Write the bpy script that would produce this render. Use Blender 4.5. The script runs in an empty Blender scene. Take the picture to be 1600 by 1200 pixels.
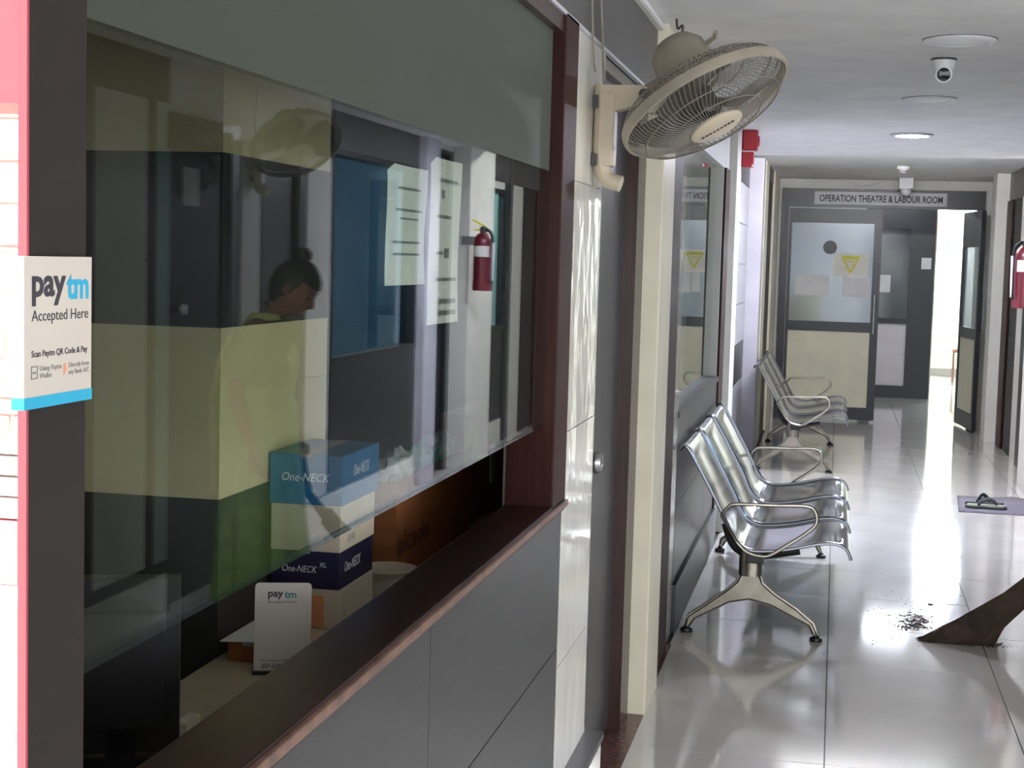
import bpy, bmesh, math, random
from mathutils import Vector, Matrix, Quaternion
R = math.radians
random.seed(7)
sc = bpy.context.scene
C = sc.collection

# ------------------------------------------------------------------ camera
FPX, YAW, PIT, ROL, CH = 2404.5, .2061, .0819, .0279, 1.5
cd = bpy.data.cameras.new('camera'); cam = bpy.data.objects.new('camera', cd); C.objects.link(cam)
cd.sensor_fit = 'HORIZONTAL'; cd.sensor_width = 36; cd.lens = 36 * FPX / 1600; cd.clip_start = .02; cd.clip_end = 200
fw = Vector((-math.sin(YAW) * math.cos(PIT), math.cos(YAW) * math.cos(PIT), -math.sin(PIT)))
rt = Vector((math.cos(YAW), math.sin(YAW), 0)); up = rt.cross(fw)
r2 = math.cos(ROL) * rt + math.sin(ROL) * up; u2 = -math.sin(ROL) * rt + math.cos(ROL) * up
m3 = Matrix((r2, u2, -fw)).transposed()
cam.matrix_world = Matrix.Translation((0, 0, CH)) @ m3.to_4x4()
sc.camera = cam
# ------------------------------------------------------------------ world, sun, exposure
w = bpy.data.worlds.new('world'); sc.world = w; w.use_nodes = True
bg = w.node_tree.nodes['Background']; bg.inputs[0].default_value = (.93, .96, 1, 1); bg.inputs[1].default_value = 3.0
sl = bpy.data.lights.new('sun', 'SUN'); sl.energy = 6.0; sl.angle = R(2); sl.color = (1, .95, .88)
so = bpy.data.objects.new('sun', sl); C.objects.link(so)
so.rotation_euler = Vector((.35, .55, -1.0)).to_track_quat('-Z', 'Y').to_euler()
sc.view_settings.view_transform = 'Standard'; sc.view_settings.look = 'None'
sc.view_settings.gamma = 1; sc.view_settings.use_curve_mapping = False
sc.view_settings.exposure = 0.66

# ------------------------------------------------------------------ materials
MATS = {}
def srgb(c):
    f = lambda v: v / 12.92 if v <= .04045 else ((v + .055) / 1.055) ** 2.4
    return tuple(f(v / 255) for v in c) + (1,)
def mat(name, col, rough=.5, metal=0, var=.06, scale=6, bump=0, bscale=40, stretch=(1, 1, 1), trans=0, coat=0, emit=0, ecol=None, spec=.5, alpha=1):
    m = bpy.data.materials.new(name); m.use_nodes = True; nt = m.node_tree; b = nt.nodes['Principled BSDF']
    c = srgb(col)
    tc = nt.nodes.new('ShaderNodeTexCoord'); mp = nt.nodes.new('ShaderNodeMapping'); mp.inputs['Scale'].default_value = stretch
    nt.links.new(tc.outputs['Object'], mp.inputs[0])
    if var > 0:
        nz = nt.nodes.new('ShaderNodeTexNoise'); nz.inputs['Scale'].default_value = scale; nz.inputs['Detail'].default_value = 5
        nt.links.new(mp.outputs[0], nz.inputs['Vector'])
        rp = nt.nodes.new('ShaderNodeValToRGB')
        rp.color_ramp.elements[0].position = .3; rp.color_ramp.elements[1].position = .7
        rp.color_ramp.elements[0].color = tuple(max(0, v * (1 - var * 2)) for v in c[:3]) + (1,)
        rp.color_ramp.elements[1].color = tuple(min(1, v * (1 + var * 2)) for v in c[:3]) + (1,)
        nt.links.new(nz.outputs[0], rp.inputs[0]); nt.links.new(rp.outputs[0], b.inputs['Base Color'])
    else:
        b.inputs['Base Color'].default_value = c
    b.inputs['Roughness'].default_value = rough; b.inputs['Metallic'].default_value = metal
    b.inputs['Specular IOR Level'].default_value = spec
    b.inputs['Coat Weight'].default_value = coat; b.inputs['Coat Roughness'].default_value = .05
    b.inputs['Transmission Weight'].default_value = trans; b.inputs['Alpha'].default_value = alpha
    if bump:
        n2 = nt.nodes.new('ShaderNodeTexNoise'); n2.inputs['Scale'].default_value = bscale; n2.inputs['Detail'].default_value = 3
        nt.links.new(mp.outputs[0], n2.inputs['Vector'])
        bp = nt.nodes.new('ShaderNodeBump'); bp.inputs['Strength'].default_value = bump; bp.inputs['Distance'].default_value = .01
        nt.links.new(n2.outputs[0], bp.inputs['Height']); nt.links.new(bp.outputs[0], b.inputs['Normal'])
    if emit:
        b.inputs['Emission Color'].default_value = srgb(ecol or col); b.inputs['Emission Strength'].default_value = emit
    MATS[name] = m
    return m
def glassmat(name, tint, r0=.04, rough=0.0, frost=0.0, fcol=(200, 215, 220), refl=1.0):
    m = bpy.data.materials.new(name); m.use_nodes = True; nt = m.node_tree; nt.nodes.clear()
    o = nt.nodes.new('ShaderNodeOutputMaterial'); mx = nt.nodes.new('ShaderNodeMixShader')
    tr = nt.nodes.new('ShaderNodeBsdfTransparent'); tr.inputs[0].default_value = srgb(tint)
    gl = nt.nodes.new('ShaderNodeBsdfGlossy'); gl.inputs[1].default_value = rough; gl.inputs[0].default_value = (.97, 1, .98, 1)
    lw = nt.nodes.new('ShaderNodeLayerWeight'); lw.inputs[0].default_value = .5
    pw = nt.nodes.new('ShaderNodeMath'); pw.operation = 'POWER'; pw.inputs[1].default_value = 5
    ma = nt.nodes.new('ShaderNodeMath'); ma.operation = 'MULTIPLY_ADD'; ma.inputs[1].default_value = (1 - r0) * refl; ma.inputs[2].default_value = r0 * refl
    nt.links.new(lw.outputs['Facing'], pw.inputs[0]); nt.links.new(pw.outputs[0], ma.inputs[0]); nt.links.new(ma.outputs[0], mx.inputs[0])
    base = tr.outputs[0]
    if frost:
        df = nt.nodes.new('ShaderNodeBsdfDiffuse'); df.inputs[0].default_value = srgb(fcol)
        tl = nt.nodes.new('ShaderNodeBsdfTranslucent'); tl.inputs[0].default_value = srgb(fcol)
        m1 = nt.nodes.new('ShaderNodeMixShader'); m1.inputs[0].default_value = .55
        nt.links.new(df.outputs[0], m1.inputs[1]); nt.links.new(tl.outputs[0], m1.inputs[2])
        m2 = nt.nodes.new('ShaderNodeMixShader'); m2.inputs[0].default_value = frost
        nt.links.new(base, m2.inputs[1]); nt.links.new(m1.outputs[0], m2.inputs[2]); base = m2.outputs[0]
    nt.links.new(base, mx.inputs[1]); nt.links.new(gl.outputs[0], mx.inputs[2]); nt.links.new(mx.outputs[0], o.inputs[0])
    MATS[name] = m
def emitmat(name, col, s):
    m = bpy.data.materials.new(name); m.use_nodes = True; nt = m.node_tree; nt.nodes.clear()
    o = nt.nodes.new('ShaderNodeOutputMaterial'); e = nt.nodes.new('ShaderNodeEmission')
    e.inputs[0].default_value = srgb(col); e.inputs[1].default_value = s; nt.links.new(e.outputs[0], o.inputs[0]); MATS[name] = m

mat('ceiling', (228, 227, 226), .7, var=.03, bump=.05)
mat('tile_floor', (206, 203, 198), .09, var=.03, scale=3, spec=.7, coat=.4)
mat('grout', (60, 60, 62), .8)
mat('white_wall', (214, 212, 205), .5, var=.03)
mat('cream', (222, 214, 192), .35, var=.03, spec=.5)
mat('lavender', (196, 194, 206), .35, var=.03)
mat('gloss_tile', (226, 222, 212), .06, var=.03, bump=.5, bscale=5, stretch=(1, 1, .5), spec=.8, coat=.5)
mat('laminate', (55, 54, 55), .34, var=.1, scale=5, stretch=(1, 1, 8), spec=.5)
mat('fascia', (78, 76, 76), .4, var=.06)
mat('wood', (48, 22, 17), .45, var=.14, scale=5, stretch=(12, 12, 1), spec=.15)
mat('dark_wood', (58, 40, 36), .3, var=.14, scale=5, stretch=(12, 12, 1))
mat('sill_wood', (40, 22, 17), .35, var=.15, scale=6, stretch=(10, 1, 10), spec=.35)
mat('sill_edge', (104, 78, 66), .35, var=.2, scale=30)
mat('post_wood', (31, 24, 22), .6, var=.06, scale=4, stretch=(3, 3, 10), spec=.25)
mat('red_paint', (150, 56, 64), .5, var=.05)
mat('black_frame', (34, 36, 42), .35, var=.05)
mat('black_plastic', (20, 20, 22), .4, var=.05)
mat('dark_paint', (44, 44, 42), .5, var=.05)
mat('grey_paint', (86, 84, 76), .6, var=.04)
mat('beige_paint', (196, 180, 144), .5, var=.03)
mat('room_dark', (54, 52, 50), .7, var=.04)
mat('room_blue', (120, 150, 168), .6, var=.04)
mat('room_white', (210, 214, 212), .6, var=.04)
mat('granite', (92, 60, 52), .25, var=.3, scale=60)
mat('desk_top', (176, 162, 136), .35, var=.03)
mat('chrome', (164, 167, 174), .13, metal=1, var=.03, bump=.03, bscale=6)
mat('chrome_dark', (104, 106, 112), .2, metal=1, var=.03)
mat('chrome_worn', (150, 145, 136), .24, metal=1, var=.1, scale=14)
mat('cast_alu', (138, 132, 121), .3, metal=1, var=.1, scale=12)
mat('steel', (190, 190, 192), .25, metal=1, var=.05)
mat('fan_cream', (184, 172, 150), .4, var=.04)
mat('fan_grey', (138, 130, 116), .5, var=.08, scale=12)
mat('fan_wire', (120, 113, 103), .45, var=.05)
glassmat('fan_blade', (150, 150, 150), .04, .2, .85, (92, 87, 80))
mat('fan_rim', (148, 139, 124), .5, var=.08, scale=14)
mat('dark_grey', (60, 58, 56), .5)
mat('red_plastic', (170, 20, 40), .35, var=.05)
mat('red_ext', (104, 20, 36), .3, var=.06, coat=.4)
mat('white_plastic', (226, 226, 228), .35, var=.02)
mat('lens_black', (14, 14, 18), .08, var=0)
mat('paper', (226, 224, 214), .7, var=.03)
mat('paper_grey', (214, 214, 214), .7, var=.05)
mat('sign_white', (184, 175, 164), .4, var=.02)
mat('sign_plate', (186, 186, 192), .4, var=.03)
mat('ink', (40, 38, 46), .6, var=0)
mat('ink_grey', (112, 112, 110), .7, var=0)
mat('cyan_ink', (22, 150, 184), .5, var=0)
mat('teal_ink', (36, 120, 124), .5, var=0)
mat('yellow_ink', (214, 206, 60), .6, var=.05)
mat('yellow', (240, 222, 20), .5, var=.06)
mat('orange_ink', (206, 130, 96), .6, var=0)
mat('carton', (136, 80, 42), .7, var=.08, scale=10, stretch=(1, 1, 6))
mat('carton_print', (84, 44, 26), .7, var=0)
mat('box_white', (190, 178, 160), .55, var=.03)
mat('box_navy', (34, 32, 62), .4, var=.04)
mat('box_blue', (30, 104, 150), .4, var=.05)
mat('box_orange', (206, 138, 92), .6, var=.15, scale=8)
mat('white_ink', (228, 228, 236), .5, var=0)
mat('grey_ink', (150, 140, 132), .6, var=0)
mat('green_plastic', (30, 160, 96), .25, var=.15, scale=20, bump=.4, bscale=30)
mat('clear_plastic', (196, 208, 204), .2, var=.15, scale=20, bump=.4, bscale=30)
mat('cream_panel', (214, 210, 186), .4, var=.03)
mat('pink_panel', (204, 198, 204), .4, var=.03)
glassmat('glass', (236, 240, 237), .05)
glassmat('film', (150, 160, 150), .04, .45, .95, (86, 92, 80), .35)
glassmat('glass_blue', (210, 226, 234), .05)
glassmat('frost', (225, 230, 236), .04, .15, .32, (196, 204, 216))
glassmat('frost_dark', (120, 135, 150), .05, .1, .6, (70, 84, 98))
glassmat('frost_teal', (190, 225, 215), .04, .1, .85, (196, 224, 216))
mat('mat_grey', (112, 108, 118), .9, var=.12, scale=60, bump=.4, bscale=120)
mat('slipper_top', (150, 156, 138), .7, var=.08)
mat('slipper_dark', (44, 50, 54), .6, var=.06)
mat('bristle', (66, 50, 40), .8, var=.25, scale=20)
mat('bristle_dark', (52, 42, 40), .8, var=.2, scale=20)
mat('dirt', (62, 52, 46), .9, var=.2, scale=60)
mat('skin', (140, 92, 72), .5, var=.05)
mat('hair', (22, 20, 20), .45, var=.1, scale=60, stretch=(1, 1, 6))
mat('sari', (120, 158, 76), .7, var=.12, scale=14, bump=.2, bscale=30)
mat('blouse', (108, 112, 52), .7, var=.1, scale=20)
mat('drape', (196, 196, 120), .7, var=.12, scale=14)
mat('ground', (232, 226, 224), .5, var=.03)
mat('pink_paint', (214, 120, 128), .6, var=.06)
mat('step_white', (236, 226, 222), .6, var=.04)
mat('stone', (214, 196, 176), .8, var=.16, scale=5, bump=.5, bscale=8)
mat('mortar', (226, 170, 168), .8, var=.05)
mat('curtain', (226, 232, 200), .8, var=.05)
mat('curtain_red', (200, 90, 80), .8, var=.05)
mat('curtain_green', (60, 130, 110), .8, var=.05)
mat('brown_stool', (110, 72, 54), .6)
emitmat('lamp_glow', (232, 234, 252), 720)
emitmat('tube_glow', (236, 244, 255), 1100)
emitmat('tube_dim', (225, 232, 245), 75)
emitmat('tube_added', (244, 243, 246), 230)  # glow of the added tube behind the ceiling step
emitmat('tube_blue', (190, 220, 240), 280)

# ------------------------------------------------------------------ mesh builder
class MB:
    def __init__(s): s.v = []; s.f = []; s.sm = []
    def add(s, vs, fs, smooth=False):
        o = len(s.v); s.v += [tuple(p) for p in vs]; s.f += [tuple(i + o for i in f) for f in fs]; s.sm += [smooth] * len(fs); return s
    def box(s, x0, x1, y0, y1, z0, z1, bev=0):
        if x0 > x1: x0, x1 = x1, x0
        if y0 > y1: y0, y1 = y1, y0
        if z0 > z1: z0, z1 = z1, z0
        if bev:
            bm = bmesh.new(); bmesh.ops.create_cube(bm, size=1)
            for v in bm.verts: v.co = Vector(((x0 + x1) / 2 + v.co.x * (x1 - x0), (y0 + y1) / 2 + v.co.y * (y1 - y0), (z0 + z1) / 2 + v.co.z * (z1 - z0)))
            bmesh.ops.bevel(bm, geom=bm.edges[:], offset=bev, segments=2, affect='EDGES', profile=.6)
            bm.verts.ensure_lookup_table(); bm.verts.index_update()
            s.add([v.co for v in bm.verts], [[v.index for v in f.verts] for f in bm.faces]); bm.free(); return s
        return s.add([(x0, y0, z0), (x1, y0, z0), (x1, y1, z0), (x0, y1, z0), (x0, y0, z1), (x1, y0, z1), (x1, y1, z1), (x0, y1, z1)],
                     [(3, 2, 1, 0), (4, 5, 6, 7), (0, 1, 5, 4), (1, 2, 6, 5), (2, 3, 7, 6), (3, 0, 4, 7)])
    def prism(s, pts, z0, z1):   # pts in xy, counter-clockwise
        n = len(pts)
        return s.add([(x, y, z0) for x, y in pts] + [(x, y, z1) for x, y in pts],
                     [tuple(range(n - 1, -1, -1)), tuple(range(n, 2 * n))] + [(i, (i + 1) % n, n + (i + 1) % n, n + i) for i in range(n)])
    def extr(s, pts, d):         # planar polygon of 3d points, extruded by d
        n = len(pts); d = Vector(d); P = [Vector(p) for p in pts]
        return s.add(P + [p + d for p in P], [tuple(range(n - 1, -1, -1)), tuple(range(n, 2 * n))] + [(i, (i + 1) % n, n + (i + 1) % n, n + i) for i in range(n)])
    def tube(s, pts, r, n=8, closed=False, flat=None):
        P = [Vector(p) for p in pts]; m = len(P); rr = r if isinstance(r, (list, tuple)) else [r] * m
        T = []
        for i in range(m):
            a = P[(i - 1) % m] if closed or i > 0 else P[i]; b = P[(i + 1) % m] if closed or i < m - 1 else P[i]
            t = (b - a); T.append(t.normalized() if t.length > 1e-9 else Vector((0, 0, 1)))
        u = T[0].orthogonal().normalized() if flat is None else (Vector(flat) - T[0] * T[0].dot(Vector(flat))).normalized()
        vs = []
        for i in range(m):
            if flat is not None: u = Vector(flat)
            u = (u - T[i] * u.dot(T[i])).normalized(); v = T[i].cross(u)
            ra = rr[i]; ru, rv = ra if isinstance(ra, tuple) else (ra, ra)
            for k in range(n):
                a = 2 * math.pi * k / n; vs.append(P[i] + u * math.cos(a) * ru + v * math.sin(a) * rv)
        fs = []
        for i in range(m if closed else m - 1):
            j = (i + 1) % m
            for k in range(n): fs.append((i * n + k, i * n + (k + 1) % n, j * n + (k + 1) % n, j * n + k))
        if not closed: fs += [tuple(range(n - 1, -1, -1)), tuple(range((m - 1) * n, m * n))]
        return s.add(vs, fs, True)
    def lathe(s, prof, n=24, M=None, close=True):   # prof: (r,z)
        vs = []; fs = []; M = M or Matrix()
        for r, z in prof:
            for k in range(n):
                a = 2 * math.pi * k / n; vs.append(M @ Vector((r * math.cos(a), r * math.sin(a), z)))
        for i in range(len(prof) - 1):
            for k in range(n): fs.append((i * n + k, i * n + (k + 1) % n, (i + 1) * n + (k + 1) % n, (i + 1) * n + k))
        if close: fs += [tuple(range(n - 1, -1, -1)), tuple(range((len(prof) - 1) * n, len(prof) * n))]
        return s.add(vs, fs, True)
    def loft(s, rings, cap=True, closed=True):
        n = len(rings[0]); vs = [p for r in rings for p in r]; fs = []
        for i in range(len(rings) - 1):
            for k in range(n if closed else n - 1): fs.append((i * n + k, i * n + (k + 1) % n, (i + 1) * n + (k + 1) % n, (i + 1) * n + k))
        if cap and closed: fs += [tuple(range(n - 1, -1, -1)), tuple(range((len(rings) - 1) * n, len(rings) * n))]
        return s.add(vs, fs, True)
    def mesh(s, name):
        me = bpy.data.meshes.new(name); me.from_pydata(s.v, [], s.f); me.polygons.foreach_set('use_smooth', s.sm)
        bm = bmesh.new(); bm.from_mesh(me); bmesh.ops.recalc_face_normals(bm, faces=bm.faces); bm.to_mesh(me); bm.free()
        if any(s.sm):
            try: me.set_sharp_from_angle(angle=R(40))
            except Exception: pass
        return me
    def build(s, name, m, parent=None):
        return link(name, s.mesh(name), m, parent)
def link(name, me, m, parent=None):
    o = bpy.data.objects.new(name, me); C.objects.link(o)
    if m and not me.materials: me.materials.append(MATS[m])
    if parent:
        o.parent = parent; o.matrix_parent_inverse = Matrix.Translation(parent.location).inverted() if parent.type == 'EMPTY' else Matrix()
    return o
def tag(o, label=None, cat=None, group=None, kind=None):
    if label: o['label'] = label
    if cat: o['category'] = cat
    if group: o['group'] = group
    if kind: o['kind'] = kind
    return o
def thing(name, label, cat, loc=(0, 0, 0), group=None):
    o = bpy.data.objects.new(name, None); C.objects.link(o); o.location = loc; o.empty_display_size = .05
    return tag(o, label, cat, group)
def struct(o, label, cat): return tag(o, label, cat, kind='structure')
def box(name, m, parent, *a, bev=0): return MB().box(*a, bev=bev).build(name, m, parent)
def copy_tree(o, parent=None):
    c = o.copy(); C.objects.link(c); c.parent = parent
    for ch in list(o.children): copy_tree(ch, c)
    return c
def spline(pts, n=8):
    P = [Vector(p) for p in pts]; out = []
    for i in range(len(P) - 1):
        p0 = P[max(i - 1, 0)]; p1 = P[i]; p2 = P[i + 1]; p3 = P[min(i + 2, len(P) - 1)]
        for k in range(n):
            t = k / n; out.append(.5 * ((2 * p1) + (p2 - p0) * t + (2 * p0 - 5 * p1 + 4 * p2 - p3) * t * t + (-p0 + 3 * p1 - 3 * p2 + p3) * t ** 3))
    return out + [P[-1]]
def text(name, s, m, parent, origin, right, upv, width=None, height=None, bold=0, shear=0, out=.001, spacing=1):
    cu = bpy.data.curves.new(name, 'FONT'); cu.body = s; cu.size = 1; cu.offset = bold; cu.shear = shear; cu.extrude = .004; cu.space_character = spacing
    cu.resolution_u = 3
    t = bpy.data.objects.new(name, cu); C.objects.link(t); dg = bpy.context.evaluated_depsgraph_get()
    me = bpy.data.meshes.new_from_object(t.evaluated_get(dg)); bpy.data.objects.remove(t)
    xs = [v.co.x for v in me.vertices]; ys = [v.co.y for v in me.vertices]
    x0, x1, y0, y1 = min(xs), max(xs), min(ys), max(ys)
    sx = width / (x1 - x0) if width else None; sy = height / (y1 - y0) if height else None
    sx = sx or sy; sy = sy or sx
    r = Vector(right).normalized(); u = Vector(upv).normalized(); n = r.cross(u)
    for v in me.vertices:
        c = v.co.copy(); v.co = Vector(origin) + r * ((c.x - x0) * sx) + u * ((c.y - y0) * sy) + n * (out + (c.z / .004) * out * .5)
    me.materials.clear()
    return link(name, me, m, parent)

# ------------------------------------------------------------------ setting: floor
ZC, ZF = 2.26, 2.34      # corridor ceiling, higher far ceiling
XR = 1.42
fl = struct(MB().box(-.95, 4.6, -3.2, 30, -.12, -.004).build('floor', 'grout'), 'glossy white tiled corridor floor with dark joints', 'floor')
T = .61; X0 = .0246; Y0 = 4.646
tm = MB().box(0, T - .004, 0, T - .004, -.01, 0).mesh('tile'); tm.materials.append(MATS['tile_floor'])
for i in range(-2, 5):
    for j in range(-6, 30):
        x = X0 + i * T + .002; y = Y0 + j * T + .002
        if x < -.9 and y > 5.2: continue
        if x > 1.5 and 4.6 < y < 15: continue
        if x > 2.5: continue
        o = bpy.data.objects.new('tile', tm); C.objects.link(o); o.location = (x, y, 0); o.parent = fl
# dark granite thresholds of the two left doorways
struct(MB().box(-.70, -.565, 3.97, 4.98, -.02, .003).build('trim_1', 'granite'), 'dark brown granite threshold strip at the near left door', 'threshold')
struct(MB().box(-.66, -.575, 5.32, 5.95, -.02, .003).build('trim_2', 'granite'), 'short brown granite strip on the floor past the cream column', 'threshold')

# ------------------------------------------------------------------ ceilings
ce = MB(); ce.box(-.75, 4.6, -3.2, 4.55, ZC, ZC + .12); ce.box(-.75, 1.75, 4.55, 10.95, ZC, ZC + .12); ce.box(-.8, 1.75, 10.95, 15.42, ZF, ZF + .12)
ce.box(-.75, 1.75, 10.95, 11.0, ZC + .12, ZF + .02)
struct(ce.build('ceiling', 'ceiling'), 'plain pale grey plastered corridor ceiling', 'ceiling')

# ------------------------------------------------------------------ left wall
XL = -.60
wl = MB()
wl.box(-.72, XL - .012, 1.16, 3.465, 0, .925)            # below the counter
wl.box(-.74, XL - .012, 3.466, 3.92, 0, ZC)              # tiled strip
wl.box(-.76, XL - .012, 1.10, 4.99, 2.03, ZC)           # above window and door
wl.box(-.76, -.72, 4.90, 5.0, 0, 2.03)
wl.box(-.74, XL - .012, 5.32, 6.14, 0, ZC)
wl.box(-.74, XL - .012, 6.14, 8.2, 0, .88)
wl.box(-.74, XL - .004, 6.14, 8.5, 2.0, ZC)
wl.box(-.74, XL - .004, 8.14, 8.5, 0, 2.0)
wl.box(-.86, -.73, 8.9, 12.5, 0, ZF)
wl.box(-.80, -.625, 12.7, 15.3, 0, ZF)
wl = struct(wl.build('wall_left', 'white_wall'), 'left corridor wall with windows, doors and pilasters', 'wall')
# counter front panels (grey laminate), joints at z=.60 and along the length
pm = {}
def panel(parent, x, y0, y1, z0, z1, m, th=.011, name='panel', gap=.0015):
    return box(name, m, parent, x - th, x, y0 + gap, y1 - gap, z0 + gap, z1 - gap)
for y0, y1 in ((1.16, 2.30), (2.30, 3.465)):
    panel(wl, XL, y0, y1, .60, .925, 'laminate'); panel(wl, XL, y0, y1, .0, .60, 'laminate')
# glossy white tile strip that carries the fan
for z0, z1 in ((0, .55), (.55, 1.10), (1.10, 1.68), (1.68, 2.03)):
    panel(wl, XL, 3.468, 3.92, z0, z1, 'gloss_tile', name='tile')
for z0, z1 in ((0, .55), (.55, 1.10), (1.10, 1.68), (1.68, ZC)):
    panel(wl, XL, 5.33, 5.53, z0, z1, 'gloss_tile', name='tile')
    panel(wl, XL, 5.86, 6.13, z0, z1, 'gloss_tile', name='tile')
for y0, y1 in ((6.14, 6.85), (6.85, 7.55), (7.55, 8.18)):
    panel(wl, XL, y0, y1, .20, .52, 'laminate'); panel(wl, XL, y0, y1, .52, .88, 'laminate')
# grey tile courses of the set-back wall
for k in range(8):
    for y0, y1 in ((8.95, 10.1), (10.1, 11.2), (11.2, 12.4)):
        panel(wl, -.715, y0, y1, k * .3, min(k * .3 + .3, ZF), 'lavender' if k not in (2, 7) else 'laminate', th=.015, name='tile', gap=.003)
box('wood_jamb', 'wood', wl, -.70, -.588, 5.53, 5.85, 0, ZC)
box('wood_jamb', 'wood', wl, -.70, -.592, 8.16, 8.46, 0.2, 2.0)
box('cream_strip', 'cream', wl, -.63, -.60, 12.72, 13.25, 0, ZF)
box('wood_jamb', 'wood', wl, -.63, -.605, 13.25, 14.1, 0, ZF - .12)
box('cream_strip', 'cream', wl, -.63, -.585, 14.1, 15.25, 0, ZF)
box('header_board', 'fascia', wl, -.63, -.60, 13.25, 14.1, ZF - .12, ZF)
struct(MB().box(-.63, -.585, 6.14, 8.2, 0, .2).build('baseboard_left', 'black_frame'), 'dark skirting below the second left window', 'baseboard')
# stepped plinth at the counter foot
pl = struct(MB().box(-.6, -.556, 1.16, 3.93, 0, .245).build('trim_3', 'gloss_tile'), 'low tiled plinth along the foot of the counter', 'plinth')
box('plinth_cap', 'laminate', pl, -.6, -.55, 1.16, 3.94, .245, .262)
# dark board above window and near door, with light trim strips
fa = struct(MB().box(-.62, -.596, 1.06, 4.975, 2.03, 2.235).build('trim_4', 'fascia'), 'long dark grey fascia board above the counter window and door', 'fascia')
box('bottom_bead', 'sign_plate', fa, -.606, -.592, 1.06, 4.975, 2.022, 2.03)
box('top_bead', 'white_wall', fa, -.62, -.58, 1.06, 4.975, 2.235, ZC)
box('wire_duct', 'white_plastic', fa, -.592, -.575, 1.06, 4.975, 2.238, 2.25)
# columns
struct(MB().box(-.76, -.562, 4.985, 5.325, 0, ZC, bev=.004).build('wall_column_1', 'cream'), 'cream painted column beyond the dark door, standing on the floor', 'column')
pc = struct(MB().box(-.74, -.565, 8.58, 8.93, 0, ZC, bev=.004).build('wall_column_2', 'white_wall'), 'white pilaster behind the near steel chair', 'column')
struct(MB().box(-.74, -.605, 12.42, 12.72, 0, ZF, bev=.004).build('wall_column_3', 'lavender'), 'pale lavender column behind the far steel chair', 'column')

# ------------------------------------------------------------------ window_1: the counter window
GX = -.62
w1 = struct(thing('window_1', None, None, (-.62, 1.2, .93)), 'large counter window with clear sliding glass in a dark wood frame', 'window')
box('pane', 'glass', w1, GX - .003, GX + .003, 1.17, 3.38, 1.14, 2.03)
box('frosted_film', 'film', w1, GX + .0032, GX + .0042, 1.17, 3.272, 1.688, 2.0)
box('frame_jamb', 'wood', w1, -.70, -.592, 3.30, 3.465, .93, 2.03, bev=.003)
box('sill', 'sill_wood', w1, -.70, -.592, 1.15, 3.465, .925, .955, bev=.003)
box('sill_nosing', 'sill_edge', w1, -.594, -.584, 1.15, 3.465, .935, .95, bev=.003)
box('frame_head', 'dark_wood', w1, -.66, -.598, 1.15, 3.465, 1.985, 2.03)
box('pane_edge', 'glass_blue', w1, GX - .004, GX + .004, 1.17, 3.38, 1.135, 1.14)
# corner post at the near end of the counter
po = struct(MB().prism([(-.600, 1.070), (-.600, 1.158), (-.645, 1.170), (-.652, 1.172), (-.6065, 1.068)], .0, ZC).build('trim_5', 'post_wood'), 'dark brown corner post at the near end of the counter', 'post')
MB().prism([(-.6003, 1.066), (-.6003, 1.0695), (-.607, 1.0695), (-.653, 1.176), (-.656, 1.174), (-.6075, 1.066)], 0, ZC).build('red_edge', 'red_paint', po)
box('post_bead', 'wood', po, -.612, -.602, 1.155, 1.163, .95, 2.03)

# ------------------------------------------------------------------ reception room behind the glass
rw = MB()
d = Vector((-.48, .877)).normalized()
P0 = Vector((-.66, 1.178)); P1 = P0 + d * 4.0; nrm = Vector((d.y, -d.x))
rw.prism([(P0.x, P0.y), (P0.x + nrm.x * .004, P0.y + nrm.y * .004 + .004), (P1.x + nrm.x * .05, P1.y + nrm.y * .05), (P1.x, P1.y)], -.02, ZC)
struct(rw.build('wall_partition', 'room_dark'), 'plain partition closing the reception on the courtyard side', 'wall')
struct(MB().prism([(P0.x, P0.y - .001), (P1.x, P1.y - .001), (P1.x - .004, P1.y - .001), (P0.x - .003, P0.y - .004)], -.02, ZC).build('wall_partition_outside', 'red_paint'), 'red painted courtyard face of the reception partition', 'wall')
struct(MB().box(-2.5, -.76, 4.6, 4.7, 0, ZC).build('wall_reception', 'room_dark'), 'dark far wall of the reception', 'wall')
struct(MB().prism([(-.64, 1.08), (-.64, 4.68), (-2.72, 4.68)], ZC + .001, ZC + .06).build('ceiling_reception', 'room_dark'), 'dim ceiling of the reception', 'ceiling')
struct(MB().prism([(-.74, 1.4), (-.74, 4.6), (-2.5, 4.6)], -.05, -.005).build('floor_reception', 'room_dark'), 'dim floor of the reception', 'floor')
# banded pillar inside: beige and black
bp = struct(thing('wall_pillar', None, None, (-1.2, 2.8, 0)), 'beige pillar with black painted bands behind the counter glass', 'pillar')
BX, BY0, BY1 = -1.05, 2.525, 3.10
def band(z0, z1, m, x0=None, name='painted_band'):
    x0 = x0 or -1.36
    MB().prism([(x0, BY0), (BX, BY0), (BX, BY1), (-1.40, BY1), (x0, BY0 + .25)], z0, z1).build(name, m, bp)
band(0, 1.06, 'dark_paint'); band(1.06, 1.363, 'beige_paint'); band(1.363, 1.668, 'dark_paint'); band(1.668, ZC, 'beige_paint')
# desk
dk = thing('reception_desk', 'cream topped desk behind the counter window', 'desk', (-1.0, 2.6, 0))
MB().prism([(-.722, 1.45), (-.722, 4.55), (-1.045, 4.55), (-1.045, 1.98)], .75, .78).build('desk_top', 'desk_top', dk)
MB().prism([(-.73, 1.5), (-.73, 4.5), (-.76, 4.5), (-.76, 1.5)], 0, .75).build('front_panel', 'dark_wood', dk)
box('side_panel', 'dark_wood', dk, -1.03, -.76, 4.46, 4.5, 0, .75)
box('side_panel', 'dark_wood', dk, -.9, -.76, 1.8, 1.83, 0, .75)

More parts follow.
